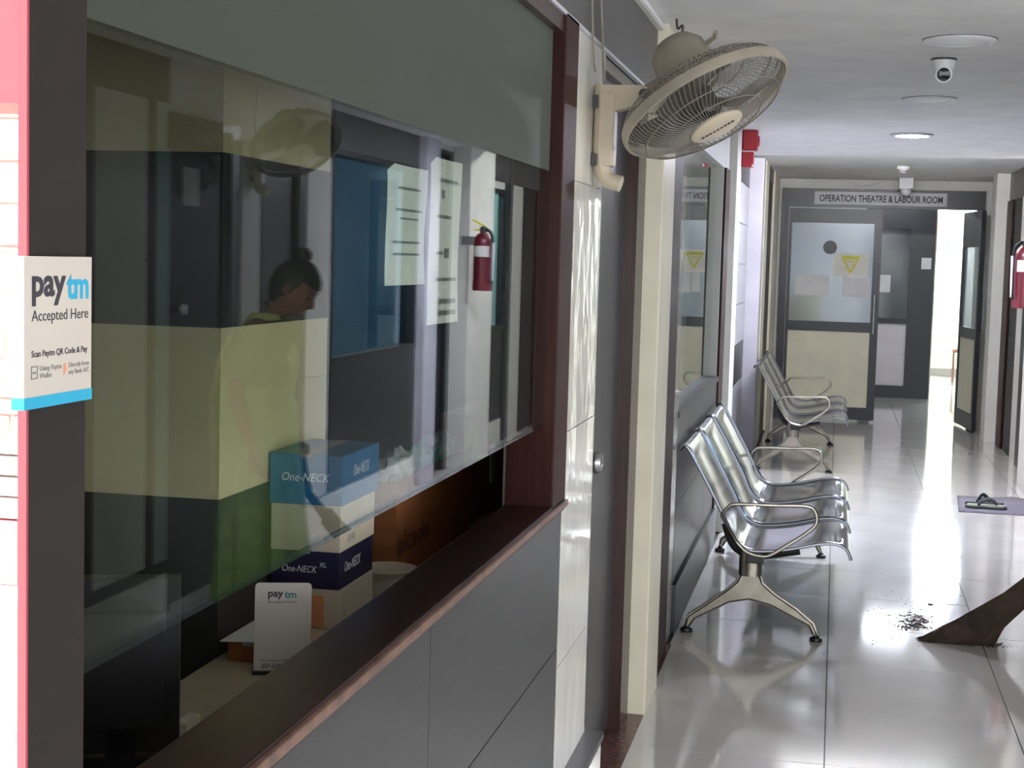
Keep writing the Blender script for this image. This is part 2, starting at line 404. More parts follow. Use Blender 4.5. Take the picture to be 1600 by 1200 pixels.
# ------------------------------------------------------------------ door_1 (near left, dark) and room behind
d1 = struct(thing('door_1', None, None, (-.68, 4.4, 0)), 'dark grey door with round steel knob beside the tiled strip', 'door')
box('leaf', 'laminate', d1, -.70, -.66, 3.93, 4.80, .01, 2.03)
box('frame', 'dark_wood', d1, -.72, -.62, 4.80, 4.985, 0, 2.03)
box('frame', 'dark_wood', d1, -.70, -.605, 3.92, 3.945, 0, 2.03)
MB().lathe([(.006, 0), (.006, .03), (.026, .034), (.03, .05), (.024, .064), (.008, .068)], 20, Matrix.Translation((-.66, 4.05, .96)) @ Matrix.Rotation(R(90), 4, 'Y')).build('knob', 'steel', d1)
box('latch_plate', 'white_plastic', d1, -.662, -.655, 4.04, 4.055, 1.06, 1.09)
box('latch_plate', 'white_plastic', d1, -.662, -.655, 4.05, 4.06, 1.30, 1.32)

# ------------------------------------------------------------------ window_2 (far left)
w2 = struct(thing('window_2', None, None, (-.64, 7.1, .9)), 'clear side window with grey sill above the near steel chair', 'window')
box('pane', 'glass', w2, -.645, -.639, 6.14, 8.16, .9, 2.0)
box('sill', 'laminate', w2, -.72, -.592, 6.13, 8.2, .88, .905)
rm = MB(); rm.box(-2.4, -2.3, 4.75, 8.9, 0, ZC); rm.box(-2.3, -.74, 8.5, 8.6, 0, ZC); rm.box(-2.3, -.76, 4.71, 4.75, 0, ZC)
struct(rm.build('wall_side_room', 'room_white'), 'pale walls of the room behind the side window', 'wall')
struct(MB().box(-2.3, -.74, 4.75, 8.5, ZC, ZC + .05).build('ceiling_side_room', 'room_white'), 'ceiling of the room behind the side window', 'ceiling')
struct(MB().box(-2.3, -.95, 4.75, 8.5, -.05, -.003).build('floor_side_room', 'room_dark'), 'floor of the room behind the side window', 'floor')
box('door_panel', 'room_white', w2, -.70, -.66, 6.75, 6.95, .9, 2.0)

# ------------------------------------------------------------------ right wall (seen directly past 12 m and mirrored in the counter glass)
wr = MB(); SK = .19
def seg(y0, y1, z0=0, z1=ZC, x=XR + .012): wr.box(x, XR + .14, y0, y1, z0, z1)
seg(4.55, 5.84); seg(6.60, 6.86); seg(7.48, 7.89); seg(7.89, 9.62, 0, .9); seg(7.89, 9.62, 2.06, ZC)
seg(6.86, 7.48, 2.05, ZC); seg(5.84, 6.60, 2.05, ZC); seg(9.62, 9.97); seg(9.97, 10.50, 2.22, ZC); seg(10.50, 11.34)
seg(11.34, 12.26, 0, .92); seg(11.34, 12.26, 2.04, ZF); seg(12.26, 15.3, 0, ZF); seg(10.9, 11.34, 2.2, ZF)
wr.box(XR + .012, 4.6, 4.45, 4.55, 0, ZC)
wr = struct(wr.build('wall_right', 'white_wall'), 'right corridor wall with doors, windows and white strips', 'wall')
def rpanel(y0, y1, z0, z1, m, name='panel', x=XR, th=.012, gap=.001): return box(name, m, wr, x, x + th, y0 + gap, y1 - gap, z0 + gap, z1 - gap)
rpanel(4.55, 5.2, .2, 2.08, 'dark_wood', 'wood_board'); rpanel(4.55, 5.84, 2.08, ZC, 'grey_paint', 'header_board')
for z0, z1 in ((.22, .85), (.85, 1.45), (1.45, 2.08)): rpanel(5.2, 5.64, z0, z1, 'white_wall', 'tile', gap=.002)
rpanel(5.64, 5.72, .22, 2.08, 'dark_paint', 'frame_strip'); rpanel(5.72, 5.84, .22, 1.9, 'frost_teal', 'light_strip', x=XR - .004)
for z0, z1 in ((.2, .85), (.85, 1.45), (1.45, 2.05), (2.05, ZC)): rpanel(7.50, 7.88, z0, z1, 'white_wall', 'tile', gap=.002)
for z0, z1 in ((.2, 1.0), (1.0, 2.05)): rpanel(6.62, 6.85, z0, z1, 'white_wall', 'tile', gap=.002)
rpanel(7.9, 9.61, 2.06, ZC, 'fascia', 'header_board'); rpanel(7.9, 8.76, .2, .9, 'laminate'); rpanel(8.76, 9.61, .2, .9, 'laminate')
rpanel(11.36, 12.25, .2, .92, 'laminate'); rpanel(12.26, 12.5, 0, 2.1, 'black_frame', 'frame_strip', x=XR - .01)
rpanel(12.52, 12.95, 0, 2.1, 'white_wall', 'tile'); rpanel(12.96, 13.5, 0, 2.1, 'room_dark', 'frame_strip'); rpanel(13.5, 13.9, 0, 2.1, 'wood', 'wood_jamb', x=XR - .02)
rpanel(11.34, 15.3, 2.1, ZF, 'fascia', 'header_board')
bb = MB(); bb.box(XR - .004, XR + .012, 4.55, 5.84, 0, .17); bb.box(XR - .004, XR + .012, 6.6, 6.86, 0, .19); bb.box(XR - .004, XR + .012, 7.48, 9.97, 0, .19); bb.box(XR - .004, XR + .012, 11.3, 12.26, 0, .19)
struct(bb.build('baseboard_right', 'gloss_tile'), 'white tiled skirting along the right wall', 'baseboard')
box('skirting_line', 'black_frame', wr, XR - .006, XR + .012, 4.55, 5.84, .17, .215)
struct(MB().box(1.31, XR + .02, 13.95, 14.3, 0, ZF, bev=.004).build('wall_column_4', 'white_wall'), 'white column on the right in front of the theatre doors', 'column')
struct(MB().box(1.30, XR + .02, 10.53, 11.30, 0, ZF - .02, bev=.004).build('wall_column_5', 'white_wall'), 'white column on the right carrying the fire extinguisher', 'column')
struct(MB().box(1.37, XR + .02, 9.64, 9.96, 0, ZC, bev=.004).build('wall_column_6', 'lavender'), 'pale column between the blue window and the black door', 'column')
# doors on the right
def rdoor(name, y0, y1, z1, m, label, knob=True):
    dd = struct(thing(name, None, None, (XR + .05, (y0 + y1) / 2, 0)), label, 'door')
    box('leaf', m, dd, XR + .03, XR + .07, y0 + .03, y1 - .03, .01, z1 - .03)
    box('frame', 'black_frame', dd, XR, XR + .1, y0, y0 + .035, 0, z1); box('frame', 'black_frame', dd, XR, XR + .1, y1 - .10, y1, 0, z1); box('frame', 'black_frame', dd, XR, XR + .1, y0 + .035, y1 - .10, z1 - .035, z1)
    if knob: MB().lathe([(.006, 0), (.006, .03), (.026, .036), (.03, .05), (.02, .066)], 16, Matrix.Translation((XR + .03, y0 + .09, 1.25)) @ Matrix.Rotation(R(-90), 4, 'Y')).build('knob', 'steel', dd)
    return dd
rd = rdoor('door_2', 5.84, 6.60, 2.05, 'dark_paint', 'dark door on the right wall behind the sweeping woman')
box('door_notice', 'paper_grey', rd, XR + .026, XR + .03, 6.04, 6.2, 1.68, 1.84)
rdoor('door_3', 6.86, 7.48, 2.05, 'black_frame', 'black door on the right wall next to the far wall fan')
rdoor('door_4', 9.97, 10.50, 2.22, 'black_frame', 'narrow black door behind the grey floor mat')
# windows on the right
w3 = struct(thing('window_3', None, None, (XR, 8.75, .9)), 'bluish glass window on the right wall with dark board above', 'window')
box('pane', 'glass_blue', w3, XR + .05, XR + .056, 7.93, 9.58, .93, 2.03)
for a in ((7.89, 7.93, .9, 2.06), (9.58, 9.62, .9, 2.06)): box('frame', 'black_frame', w3, XR, XR + .1, *a)
box('sill', 'laminate', w3, XR - .005, XR + .1, 7.93, 9.58, .9, .93); box('frame', 'black_frame', w3, XR, XR + .1, 7.93, 9.58, 2.03, 2.06)
w4 = struct(thing('window_4', None, None, (XR, 11.8, .92)), 'frosted pale green window on the right beyond the extinguisher', 'window')
box('pane', 'frost_teal', w4, XR + .05, XR + .056, 11.36, 12.22, .95, 2.01)
box('sill', 'laminate', w4, XR - .01, XR + .1, 11.34, 12.26, .92, .95); box('frame', 'black_frame', w4, XR, XR + .1, 12.21, 12.26, .95, 2.04); box('frame', 'black_frame', w4, XR, XR + .1, 11.34, 12.21, 2.01, 2.04)
# room behind the right windows
rr = MB(); rr.box(3.0, 3.1, 7.4, 12.5, 0, ZC); rr.box(XR + .14, 3.0, 7.4, 7.5, 0, ZC); rr.box(XR + .14, 3.0, 12.4, 12.5, 0, ZC); rr.box(XR + .14, 3.0, 10.4, 10.46, 0, ZC)
rr = struct(rr.build('wall_ward', 'room_blue'), 'bluish walls of the ward behind the right windows', 'wall')
box('white_post', 'room_white', rr, 2.85, 3.0, 8.9, 9.15, 0, ZC); box('white_post', 'room_white', rr, 2.9, 3.0, 9.7, 9.95, 0, ZC)
struct(MB().box(XR + .14, 3.0, 7.5, 12.4, ZC, ZC + .05).build('ceiling_ward', 'room_white'), 'ceiling of the ward', 'ceiling')
struct(MB().box(XR + .14, 3.0, 7.5, 12.4, -.05, -.003).build('floor_ward', 'room_dark'), 'floor of the ward', 'floor')
def tube_light(name, label, x, y, z, ln, m, axis='Y'):
    t = thing(name, label, 'light', (x, y, z))
    if axis == 'Y':
        MB().tube([(x, y - ln / 2, z - .03), (x, y + ln / 2, z - .03)], .014, 10).build('tube', m, t); box('batten', 'white_plastic', t, x - .03, x + .03, y - ln / 2 - .03, y + ln / 2 + .03, z - .012, z)
    else:
        MB().tube([(x - ln / 2, y, z - .03), (x + ln / 2, y, z - .03)], .014, 10).build('tube', m, t); box('batten', 'white_plastic', t, x - ln / 2 - .03, x + ln / 2 + .03, y - .03, y + .03, z - .012, z)
tube_light('tube_light', 'unseen tube light added in the ward to brighten the bluish window', 2.5, 8.7, ZC - .001, 1.2, 'tube_blue')  # out-of-view lamp added so the bluish window looks lit
tube_light('tube_light', 'tube light on the ward ceiling behind the frosted window', 2.2, 11.6, ZC - .001, 1.0, 'tube_blue')

# ------------------------------------------------------------------ end partition with the theatre doors
YD = 15.3
ep = MB(); ep.box(-.80, -.53, YD + .02, YD + .10, 0, ZF); ep.box(1.34, 1.60, YD + .02, YD + .10, 0, ZF); ep.box(-.53, 1.34, YD + .02, YD + .10, 2.25, ZF)
ep = struct(ep.build('wall_end', 'white_wall'), 'white bulkhead above the theatre door screen', 'wall')
de = struct(thing('door_5', None, None, (.4, YD, 0)), 'black framed double door screen of the operation theatre, right leaf open', 'door')
box('header', 'black_frame', de, -.56, 1.34, YD - .02, YD + .06, 2.07, 2.25)
box('frame', 'black_frame', de, -.56, -.49, YD - .02, YD + .06, 0, 2.07); box('frame', 'black_frame', de, 1.27, 1.34, YD - .02, YD + .06, 0, 2.07)
# left leaf
lf = MB(); lf.box(-.485, -.455, YD - .03, YD + .01, .02, 2.06); lf.box(.325, .40, YD - .03, YD + .01, .02, 2.06)
lf.box(-.455, .325, YD - .03, YD + .01, 1.92, 2.06); lf.box(-.455, .325, YD - .03, YD + .01, .872, .967); lf.box(-.455, .325, YD - .03, YD + .01, .02, .14)
lf = lf.build('leaf', 'black_frame', de)
def sub(name, m, par, *a, bev=0):
    o = MB().box(*a, bev=bev).build(name, m); o.parent = par; o.matrix_parent_inverse = Matrix.Translation(de.location).inverted() if False else Matrix(); return o
def subo(o, par):   # parent a world-space mesh under a part that is itself a world-space child of an empty
    o.parent = par; o.matrix_parent_inverse = Matrix(); return o
subo(MB().box(-.455, .325, YD - .014, YD - .008, .967, 1.92).build('frosted_pane', 'frost'), lf)
subo(MB().box(-.455, .325, YD - .02, YD, .14, .872).build('lower_panel', 'cream_panel'), lf)
subo(MB().tube([(.355, YD - .06, .86), (.355, YD - .06, 1.24)], .011, 10).box(.347, .363, YD - .06, YD - .028, .88, .90).box(.347, .363, YD - .06, YD - .028, 1.2, 1.22).build('handle', 'steel'), lf)
subo(MB().lathe([(.066, 0), (.066, .004)], 32, Matrix.Translation((-.085, YD - .015, 1.685)) @ Matrix.Rotation(R(90), 4, 'X')).build('round_sticker', 'black_plastic'), lf)
wp = subo(MB().box(-.046, .284, YD - .019, YD - .0145, 1.41, 1.63).build('warning_paper', 'paper'), lf); wp['label'] = 'white sheet with a yellow warning triangle'
tri = MB(); cx, cz = .115, 1.53
def trip(s): return [Vector((cx - .095 * s, YD - .0192, cz + .075 * s)), Vector((cx + .095 * s, YD - .0192, cz + .075 * s)), Vector((cx, YD - .0192, cz - .10 * s))]
a, b = trip(1), trip(.62)
tri.add(a + b + [p - Vector((0, .001, 0)) for p in a + b], [(6, 7, 10, 9), (7, 8, 11, 10), (8, 6, 9, 11), (0, 1, 7, 6), (1, 2, 8, 7), (2, 0, 6, 8), (3, 4, 10, 9), (4, 5, 11, 10), (5, 3, 9, 11)])
tri.box(cx - .03, cx + .03, YD - .0205, YD - .0192, cz + .018, cz + .03)
tri.build('warning_triangle', 'yellow_ink', de)
box('pasted_paper', 'paper_grey', de, -.40, -.08, YD - .018, YD - .0145, 1.215, 1.41); box('pasted_paper', 'paper_grey', de, .048, .13, YD - .018, YD - .0145, 1.215, 1.40); box('pasted_paper', 'paper_grey', de, .14, .30, YD - .018, YD - .0145, 1.205, 1.40)
# sign
sg = thing('room_sign', 'grey sign plate lettered OPERATION THEATRE & LABOUR ROOM above the far doors', 'sign', (.37, YD - .03, 2.16))
box('plate', 'sign_plate', sg, -.255, .985, YD - .045, YD - .021, 2.095, 2.222, bev=.003)
text('lettering', 'OPERATION THEATRE & LABOUR ROOM', 'ink', sg, (-.205, YD - .045, 2.125), (1, 0, 0), (0, 0, 1), width=1.15, height=.066, bold=.018)
# right leaf, swung open towards us
ha = Vector((1.19, 15.55, 0)); hb = Vector((1.285, 14.72, 0)); ux = (hb - ha).normalized(); L = (hb - ha).length; nx = Vector((ux.y, -ux.x, 0))
def leafbox(s0, s1, z0, z1, th=.04, off=0):
    b_ = MB(); c = [ha + ux * s0 + nx * (off - th / 2), ha + ux * s1 + nx * (off - th / 2), ha + ux * s1 + nx * (off + th / 2), ha + ux * s0 + nx * (off + th / 2)]
    return b_.prism([(p.x, p.y) for p in c], z0, z1)
lr = MB()
for a in ((0, .06, .02, 2.05), (L - .06, L, .02, 2.05), (.06, L - .06, 1.72, 2.05), (.06, L - .06, .86, .96), (.06, L - .06, .02, .17)):
    q = leafbox(*a); lr.add(q.v, q.f)
lr = lr.build('leaf', 'black_frame', de)
subo(leafbox(.06, L - .06, .96, 1.72, .008).build('frosted_pane', 'frost'), lr); subo(leafbox(.06, L - .06, .17, .86, .02).build('lower_panel', 'cream_panel'), lr)
hp = [ha + ux * (L - .12) + nx * s for s in (-.06,)]
subo(MB().tube([hp[0] + Vector((0, 0, .93)), hp[0] + Vector((0, 0, 1.27))], .011, 10).tube([hp[0] + Vector((0, 0, .95)), hp[0] - nx * -.045 + Vector((0, 0, .95))], .008, 8).tube([hp[0] + Vector((0, 0, 1.25)), hp[0] + nx * .045 + Vector((0, 0, 1.25))], .008, 8).build('handle', 'steel'), lr)

# ------------------------------------------------------------------ vestibule and bright room beyond the doors
vs = MB(); vs.box(.36, 1.10, 18.45, 18.55, 0, 2.5); vs.box(-.85, -.75, 15.4, 18.5, 0, 2.5); vs.box(1.72, 1.82, 15.4, 22.6, 0, 2.5); vs.box(-.75, .36, 18.45, 18.55, 0, 2.5); vs.box(-.5, 1.8, 22.5, 22.6, 0, 2.5); vs.box(.2, .3, 18.55, 22.5, 0, 2.5)
struct(vs.build('wall_theatre', 'white_wall'), 'white walls of the rooms beyond the theatre doors', 'wall')
struct(MB().box(-.85, 1.82, 15.42, 22.6, 2.42, 2.5).build('ceiling_theatre', 'white_wall'), 'white ceiling beyond the theatre doors', 'ceiling')
d6 = struct(thing('door_6', None, None, (.7, 18.4, 0)), 'dark inner theatre door with pale lower panel', 'door')
dm = MB(); dm.box(.30, .43, 18.36, 18.42, 0, 2.42); dm.box(.80, 1.08, 18.36, 18.42, 0, 2.42); dm.box(.43, .80, 18.36, 18.42, 1.96, 2.42); dm.box(.43, .80, 18.36, 18.42, .86, .92); dm.box(.43, .80, 18.36, 18.42, 0, .14)
dm.build('frame', 'black_frame', d6)
box('dark_pane', 'frost_dark', d6, .43, .80, 18.39, 18.40, .92, 1.96); box('lower_panel', 'pink_panel', d6, .43, .80, 18.38, 18.40, .14, .86); box('handle', 'steel', d6, .44, .455, 18.33, 18.36, 1.0, 1.4)
box('pasted_paper', 'paper_grey', d6, .45, .60, 18.384, 18.389, 1.22, 1.42); box('pasted_paper', 'paper_grey', d6, .935, 1.045, 18.353, 18.359, 1.50, 1.63)
cu = thing('curtain', 'pale yellow green curtain in the brightly lit far room', 'curtain', (1.4, 22.3, 0))
ring = []
for z, amp in ((.12, .03), (1.0, .03), (2.2, .015)):
    ring.append([(1.02 + .68 * k / 48, 22.35 + amp * math.sin(k * 1.3), z) for k in range(49)])
MB().loft(ring, closed=False).build('cloth', 'curtain', cu)
for k, (x, m) in enumerate(((1.34, 'curtain_red'), (1.50, 'curtain_green'))):
    MB().loft([[(x - .04 * f + .08 * f * j / 6, 22.30, z) for j in range(7)] for z, f in ((1.75, .3), (2.2, 1))], closed=False).build('coloured_fold', m, cu)
MB().tube([(1.0, 22.34, 2.22), (1.7, 22.34, 2.22)], .012, 10).build('rod', 'steel', cu)
st = thing('stool', 'small brown stool in the bright far room', 'stool', (1.63, 21.4, 0))
box('seat', 'brown_stool', st, 1.55, 1.71, 21.3, 21.5, .40, .44)
for sx in (1.56, 1.69):
    for sy in (21.31, 21.48): box('leg', 'brown_stool', st, sx, sx + .015, sy, sy + .015, 0, .40)
tube_light('tube_light', 'added tube light hidden behind the ceiling step to brighten the far corridor', .35, 11.10, ZF - .001, 1.2, 'tube_added', 'X')  # added lamp, out of view, lifts the light before the theatre doors
tube_light('tube_light', 'bright tube light high up inside the far theatre room', 1.42, 20.2, 2.42, .6, 'tube_glow', 'X')
tube_light('tube_light', 'second bright tube light deeper inside the far theatre room', 1.42, 21.6, 2.42, .6, 'tube_glow', 'X')
tube_light('tube_light', 'tube light on the vestibule ceiling behind the closed theatre door', .4, 16.9, 2.42, 1.0, 'tube_dim', 'X')
yb = thing('yellow_bin', 'yellow container blurred behind the frosted theatre door', 'bin', (-.3, 15.62, 0))
MB().lathe([(.14, 0), (.17, .55), (.18, .56), (.18, .60)], 20, Matrix.Translation((-.31, 15.55, .62))).build('tub', 'yellow', yb)
box('stand', 'steel', yb, -.48, -.14, 15.38, 15.72, .58, .62)
for sx in (-.47, -.17):
    for sy in (15.39, 15.69): box('leg', 'steel', yb, sx, sx + .02, sy, sy + .02, 0, .58)

# ------------------------------------------------------------------ courtyard to the left of the post (bright daylight)
struct(MB().prism([(-9, -6), (-.75, -6), (-.75, .9), (-4.4, 9.5), (-9, 9.5)], -.1, -.004).build('ground', 'ground'), 'sunlit white courtyard paving', 'ground')
for k in range(6):
    y = 2.0 + k * .72
    for x in (-4.6, -3.7, -2.8): pass
struct(MB().box(-5.5, -2.0, 4.14, 4.23, -.004, .003).build('trim_6', 'pink_paint'), 'pink strip across the courtyard paving', 'border')
sw = struct(thing('wall_courtyard', None, None, (-4, 6.7, 0)), 'sunlit stone wall across the courtyard with red base', 'wall')
box('core', 'mortar', sw, -5.2, -3.0, 6.72, 6.95, 0, 2.4)
box('red_base', 'pink_paint', sw, -5.2, -3.0, 6.10, 6.72, 0, .27)
for k, (z0, z1) in enumerate(((.28, .345), (.36, .42), (.435, .50), (.515, .58))):
    box('ledge_slab', 'step_white', sw, -5.2, -3.0, 6.18 + k * .12, 6.72, z0, z1)
zz = .59
hs = [.09, .08, .10, .09, .14, .2, .2, .2, .2, .2, .2]
for k, h in enumerate(hs):
    x = -5.2 + .2 * (k % 2)
    while x < -3.05:
        wd = random.uniform(.28, .42); x1 = min(x + wd, -3.0)
        MB().box(x + .006, x1 - .006, 6.70 + random.uniform(-.01, .01), 6.74, zz + .006, zz + h - .006, bev=.004).build('stone_block', 'stone', sw); x = x1
    zz += h
struct(MB().box(-5.0, -1.95, 4.0, 4.35, 1.895, 2.75).build('beam_courtyard', 'red_paint'), 'red painted beam over the courtyard', 'beam')

# ------------------------------------------------------------------ payment sign on the post
sb = thing('payment_sign', 'white board lettered paytm Accepted Here fixed on the dark corner post', 'sign', (-.592, 1.1, 1.38))
box('board', 'sign_white', sb, -.5995, -.590, 1.044, 1.150, 1.385, 1.491)
box('blue_strip', 'cyan_ink', sb, -.6, -.5895, 1.0435, 1.1505, 1.376, 1.385)
SO = lambda y, z: (-.590, y, z)
text('lettering', 'pay', 'ink', sb, SO(1.0555, 1.4535), (0, 1, 0), (0, 0, 1), width=.052, height=.023, bold=.03, out=.0002)
text('lettering', 'tm', 'cyan_ink', sb, SO(1.1085, 1.4575), (0, 1, 0), (0, 0, 1), width=.036, height=.02, bold=.03, out=.0002)
text('lettering', 'Accepted Here', 'ink', sb, SO(1.055, 1.4395), (0, 1, 0), (0, 0, 1), width=.089, height=.011, out=.0002)
text('lettering', 'Scan Paytm QR Code & Pay', 'ink', sb, SO(1.055, 1.4135), (0, 1, 0), (0, 0, 1), width=.088, height=.0065, bold=.012, out=.0002)
text('lettering', 'Using Paytm\nWallet', 'ink_grey', sb, SO(1.067, 1.3985), (0, 1, 0), (0, 0, 1), width=.034, height=.0095, out=.0002)
text('lettering', 'Directly from\nany Bank A/C', 'ink_grey', sb, SO(1.112, 1.3975), (0, 1, 0), (0, 0, 1), width=.034, height=.0105, out=.0002)
q = MB()
for z0, z1, y0, y1 in ((1.3985, 1.3993, 1.0545, 1.064), (1.4075, 1.4083, 1.0545, 1.064), (1.3985, 1.4083, 1.0545, 1.0553), (1.3985, 1.4083, 1.0632, 1.064), (1.4025, 1.404, 1.057, 1.0615)): q.box(-.5902, -.5896, y0, y1, z0, z1)
q.build('wallet_icon', 'ink_grey', sb)
MB().extr([(-.5902, 1.1045, 1.3985), (-.5902, 1.1085, 1.4025), (-.5902, 1.107, 1.408), (-.5902, 1.1045, 1.4075)], (.0006, 0, 0)).build('bank_icon', 'orange_ink', sb)

# ------------------------------------------------------------------ things on the desk
DZ = .78
qs = thing('payment_stand', 'small cream payment stand lettered paytm on the desk beneath the glass edge', 'stand', (-.90, 2.45, DZ))
qa = Vector((-.945, 2.432, DZ)); qr = Vector((.95, .31, 0)).normalized(); qn = Vector((.31, -.95, 0)).normalized()
lean = (Vector((0, 0, 1)) - qn * .16).normalized(); qw, qh = .096, .155
def qp(s, t, o=0): return qa + qr * s + lean * t + qr.cross(lean) * o
rc = []
for cxs, cts, a0 in ((qw - .007, .007, -90), (qw - .007, qh - .007, 0), (.007, qh - .007, 90), (.007, .007, 180)):
    for k in range(5):
        a = R(a0 + k * 22.5); rc.append(qp(cxs + .007 * math.cos(a), cts + .007 * math.sin(a), 0))
MB().extr(rc, -qr.cross(lean) * .004).build('card', 'sign_white', qs)
text('lettering', 'pay', 'ink', qs, qp(.022, .127), qr, lean, width=.026, height=.013, bold=.03, out=.0002)
text('lettering', 'tm', 'teal_ink', qs, qp(.05, .129), qr, lean, width=.02, height=.011, bold=.03, out=.0002)
text('lettering', 'Accepted Here', 'ink', qs, qp(.021, .119), qr, lean, width=.05, height=.006, out=.0002)
text('lettering', 'Pay using any BHIM UPI app', 'ink', qs, qp(.012, .021), qr, lean, width=.07, height=.004, bold=.01, out=.0002)
text('lettering', 'BHIM UPI', 'ink_grey', qs, qp(.012, .010), qr, lean, width=.07, height=.008, shear=.3, bold=.02, out=.0002)
f0 = [qp(-.002, -.001, .006), qp(qw + .002, -.001, .006), qp(qw + .002, -.001, -.05), qp(-.002, -.001, -.05)]
MB().prism([(p.x, p.y) for p in f0], DZ, DZ + .006).build('foot', 'black_plastic', qs)

def carton_box(name, label, cx0, cx1, y0, y1, z0, z1, m, group=None):
    t = thing(name, label, 'box', ((cx0 + cx1) / 2, (y0 + y1) / 2, z0), group)
    box('body', m, t, cx0, cx1, y0, y1, z0, z1, bev=.002)
    box('tape', 'grey_ink', t, (cx0 + cx1) / 2 - .01, (cx0 + cx1) / 2 + .01, y0 - .0004, y1 + .0004, z1 - .006, z1 + .0004)
    return t
gp = 'product boxes stacked on the desk'
b1 = carton_box('product_box', 'cream product box at the bottom of the stack with an orange side', -1.04, -.905, 2.77, 2.99, DZ, .857, 'box_white', gp)
box('orange_side', 'box_orange', b1, -1.035, -.935, 2.768, 2.7705, DZ + .004, .845)
text('lettering', 'XL', 'grey_ink', b1, (-.9045, 2.79, .80), (0, 1, 0), (0, 0, 1), height=.012, width=.022, out=.0002)
b2 = carton_box('product_box', 'dark navy product box second from the bottom of the stack', -1.045, -.905, 2.77, 2.985, .857, .93, 'box_navy', gp)
text('lettering', 'One-NECK', 'white_ink', b2, (-.9045, 2.80, .887), (0, 1, 0), (0, 0, 1), width=.10, height=.02, shear=.25, out=.0002)
text('lettering', 'One-NECK', 'white_ink', b2, (-1.02, 2.769, .888), (1, 0, 0), (0, 0, 1), width=.07, height=.013, shear=.25, out=.0002)
text('lettering', 'XL', 'white_ink', b2, (-.945, 2.769, .90), (1, 0, 0), (0, 0, 1), width=.014, height=.009, out=.0002)
b3 = carton_box('product_box', 'cream product box third from the bottom, under the blue box', -1.043, -.903, 2.765, 2.985, .93, 1.02, 'box_white', gp)
text('lettering', 'S100', 'grey_ink', b3, (-.9025, 2.81, .945), (0, 1, 0), (0, 0, 1), width=.045, height=.013, out=.0002)
b4 = carton_box('product_box', 'bright blue product box on top of the stack', -1.046, -.90, 2.762, 3.0, 1.02, 1.117, 'box_blue', gp)
text('lettering', 'One-NECK', 'white_ink', b4, (-.8995, 2.83, 1.07), (0, 1, 0), (0, 0, 1), width=.10, height=.022, shear=.25, out=.0002)
text('lettering', 'One-NECK', 'white_ink', b4, (-1.02, 2.761, 1.065), (1, 0, 0), (0, 0, 1), width=.095, height=.016, shear=.25, out=.0002)
# tray/dish
di = thing('round_dish', 'cream round plastic dish on a square stand beside the product boxes', 'dish', (-.915, 3.12, DZ))
MB().lathe([(.05, .0), (.062, .012), (.066, .016), (.06, .018), (.046, .008)], 28, Matrix.Translation((-.915, 3.13, DZ + .035))).build('dish', 'box_white', di)
box('stand', 'box_white', di, -.955, -.875, 3.09, 3.17, DZ, DZ + .03, bev=.003); box('stand_slot', 'dark_grey', di, -.8755, -.8745, 3.10, 3.16, DZ + .006, DZ + .010)
box('stand_rim', 'box_white', di, -.96, -.87, 3.085, 3.175, DZ + .03, DZ + .036)
# big cartons
def open_carton(name, label, x0, x1, y0, y1, z0, z1, flaps=True):
    t = thing(name, label, 'carton', ((x0 + x1) / 2, (y0 + y1) / 2, z0))
    e = .005
    for a in ((x0, x1, y0, y0 + e), (x0, x1, y1 - e, y1), (x0, x0 + e, y0 + e, y1 - e), (x1 - e, x1, y0 + e, y1 - e)): box('side', 'carton', t, *a, z0, z1)
    box('bottom', 'carton', t, x0 + e, x1 - e, y0 + e, y1 - e, z0, z0 + e)
    if not flaps: box('top', 'carton', t, x0, x1, y0, y1, z1, z1 + e)
    return t
k1 = open_carton('brown_carton', 'open brown carton lettered alcade holding clear and green bags', -1.038, -.925, 3.22, 3.93, DZ, 1.0)
text('lettering', 'alcade', 'carton_print', k1, (-.9245, 3.235, .835), (0, 1, 0), (0, 0, 1), width=.27, height=.05, bold=.03, out=.0003)
MB().lathe([(.0, -.002), (.018, .0), (.022, .012), (.014, .032), (.0, .05)], 12, Matrix.Translation((-.925, 3.33, .95)) @ Matrix.Diagonal((.06, 1, 1, 1))).build('drop_mark', 'carton_print', k1)
text('lettering', 'Medical', 'carton_print', k1, (-.9245, 3.55, .975), (0, 1, 0), (0, 0, 1), width=.12, height=.018, bold=.02, out=.0003)
k2 = open_carton('brown_carton', 'closed tall brown carton at the far end of the desk', -1.03, -.94, 4.0, 4.42, DZ, 1.07, False)
box('paper_label', 'paper_grey', k2, -.94, -.9385, 4.22, 4.28, .86, .97)
for k, (x, y, m, l) in enumerate(((-.985, 3.42, 'clear_plastic', 'crumpled clear bag at the near end of the open carton'), (-.98, 3.62, 'green_plastic', 'shiny green bag sticking out of the open carton'), (-.975, 3.80, 'clear_plastic', 'crumpled clear bag at the far end of the open carton'))):
    bm = bmesh.new(); bmesh.ops.create_icosphere(bm, subdivisions=3, radius=1)
    for v in bm.verts:
        n = .75 + .35 * random.random(); v.co = Vector((v.co.x * .045 * n, v.co.y * .085 * n, v.co.z * .07 * n)) + Vector((x, y, .985))
    me = bpy.data.meshes.new('plastic_bag'); bm.to_mesh(me); bm.free(); tag(link('plastic_bag', me, m), l, 'bag')
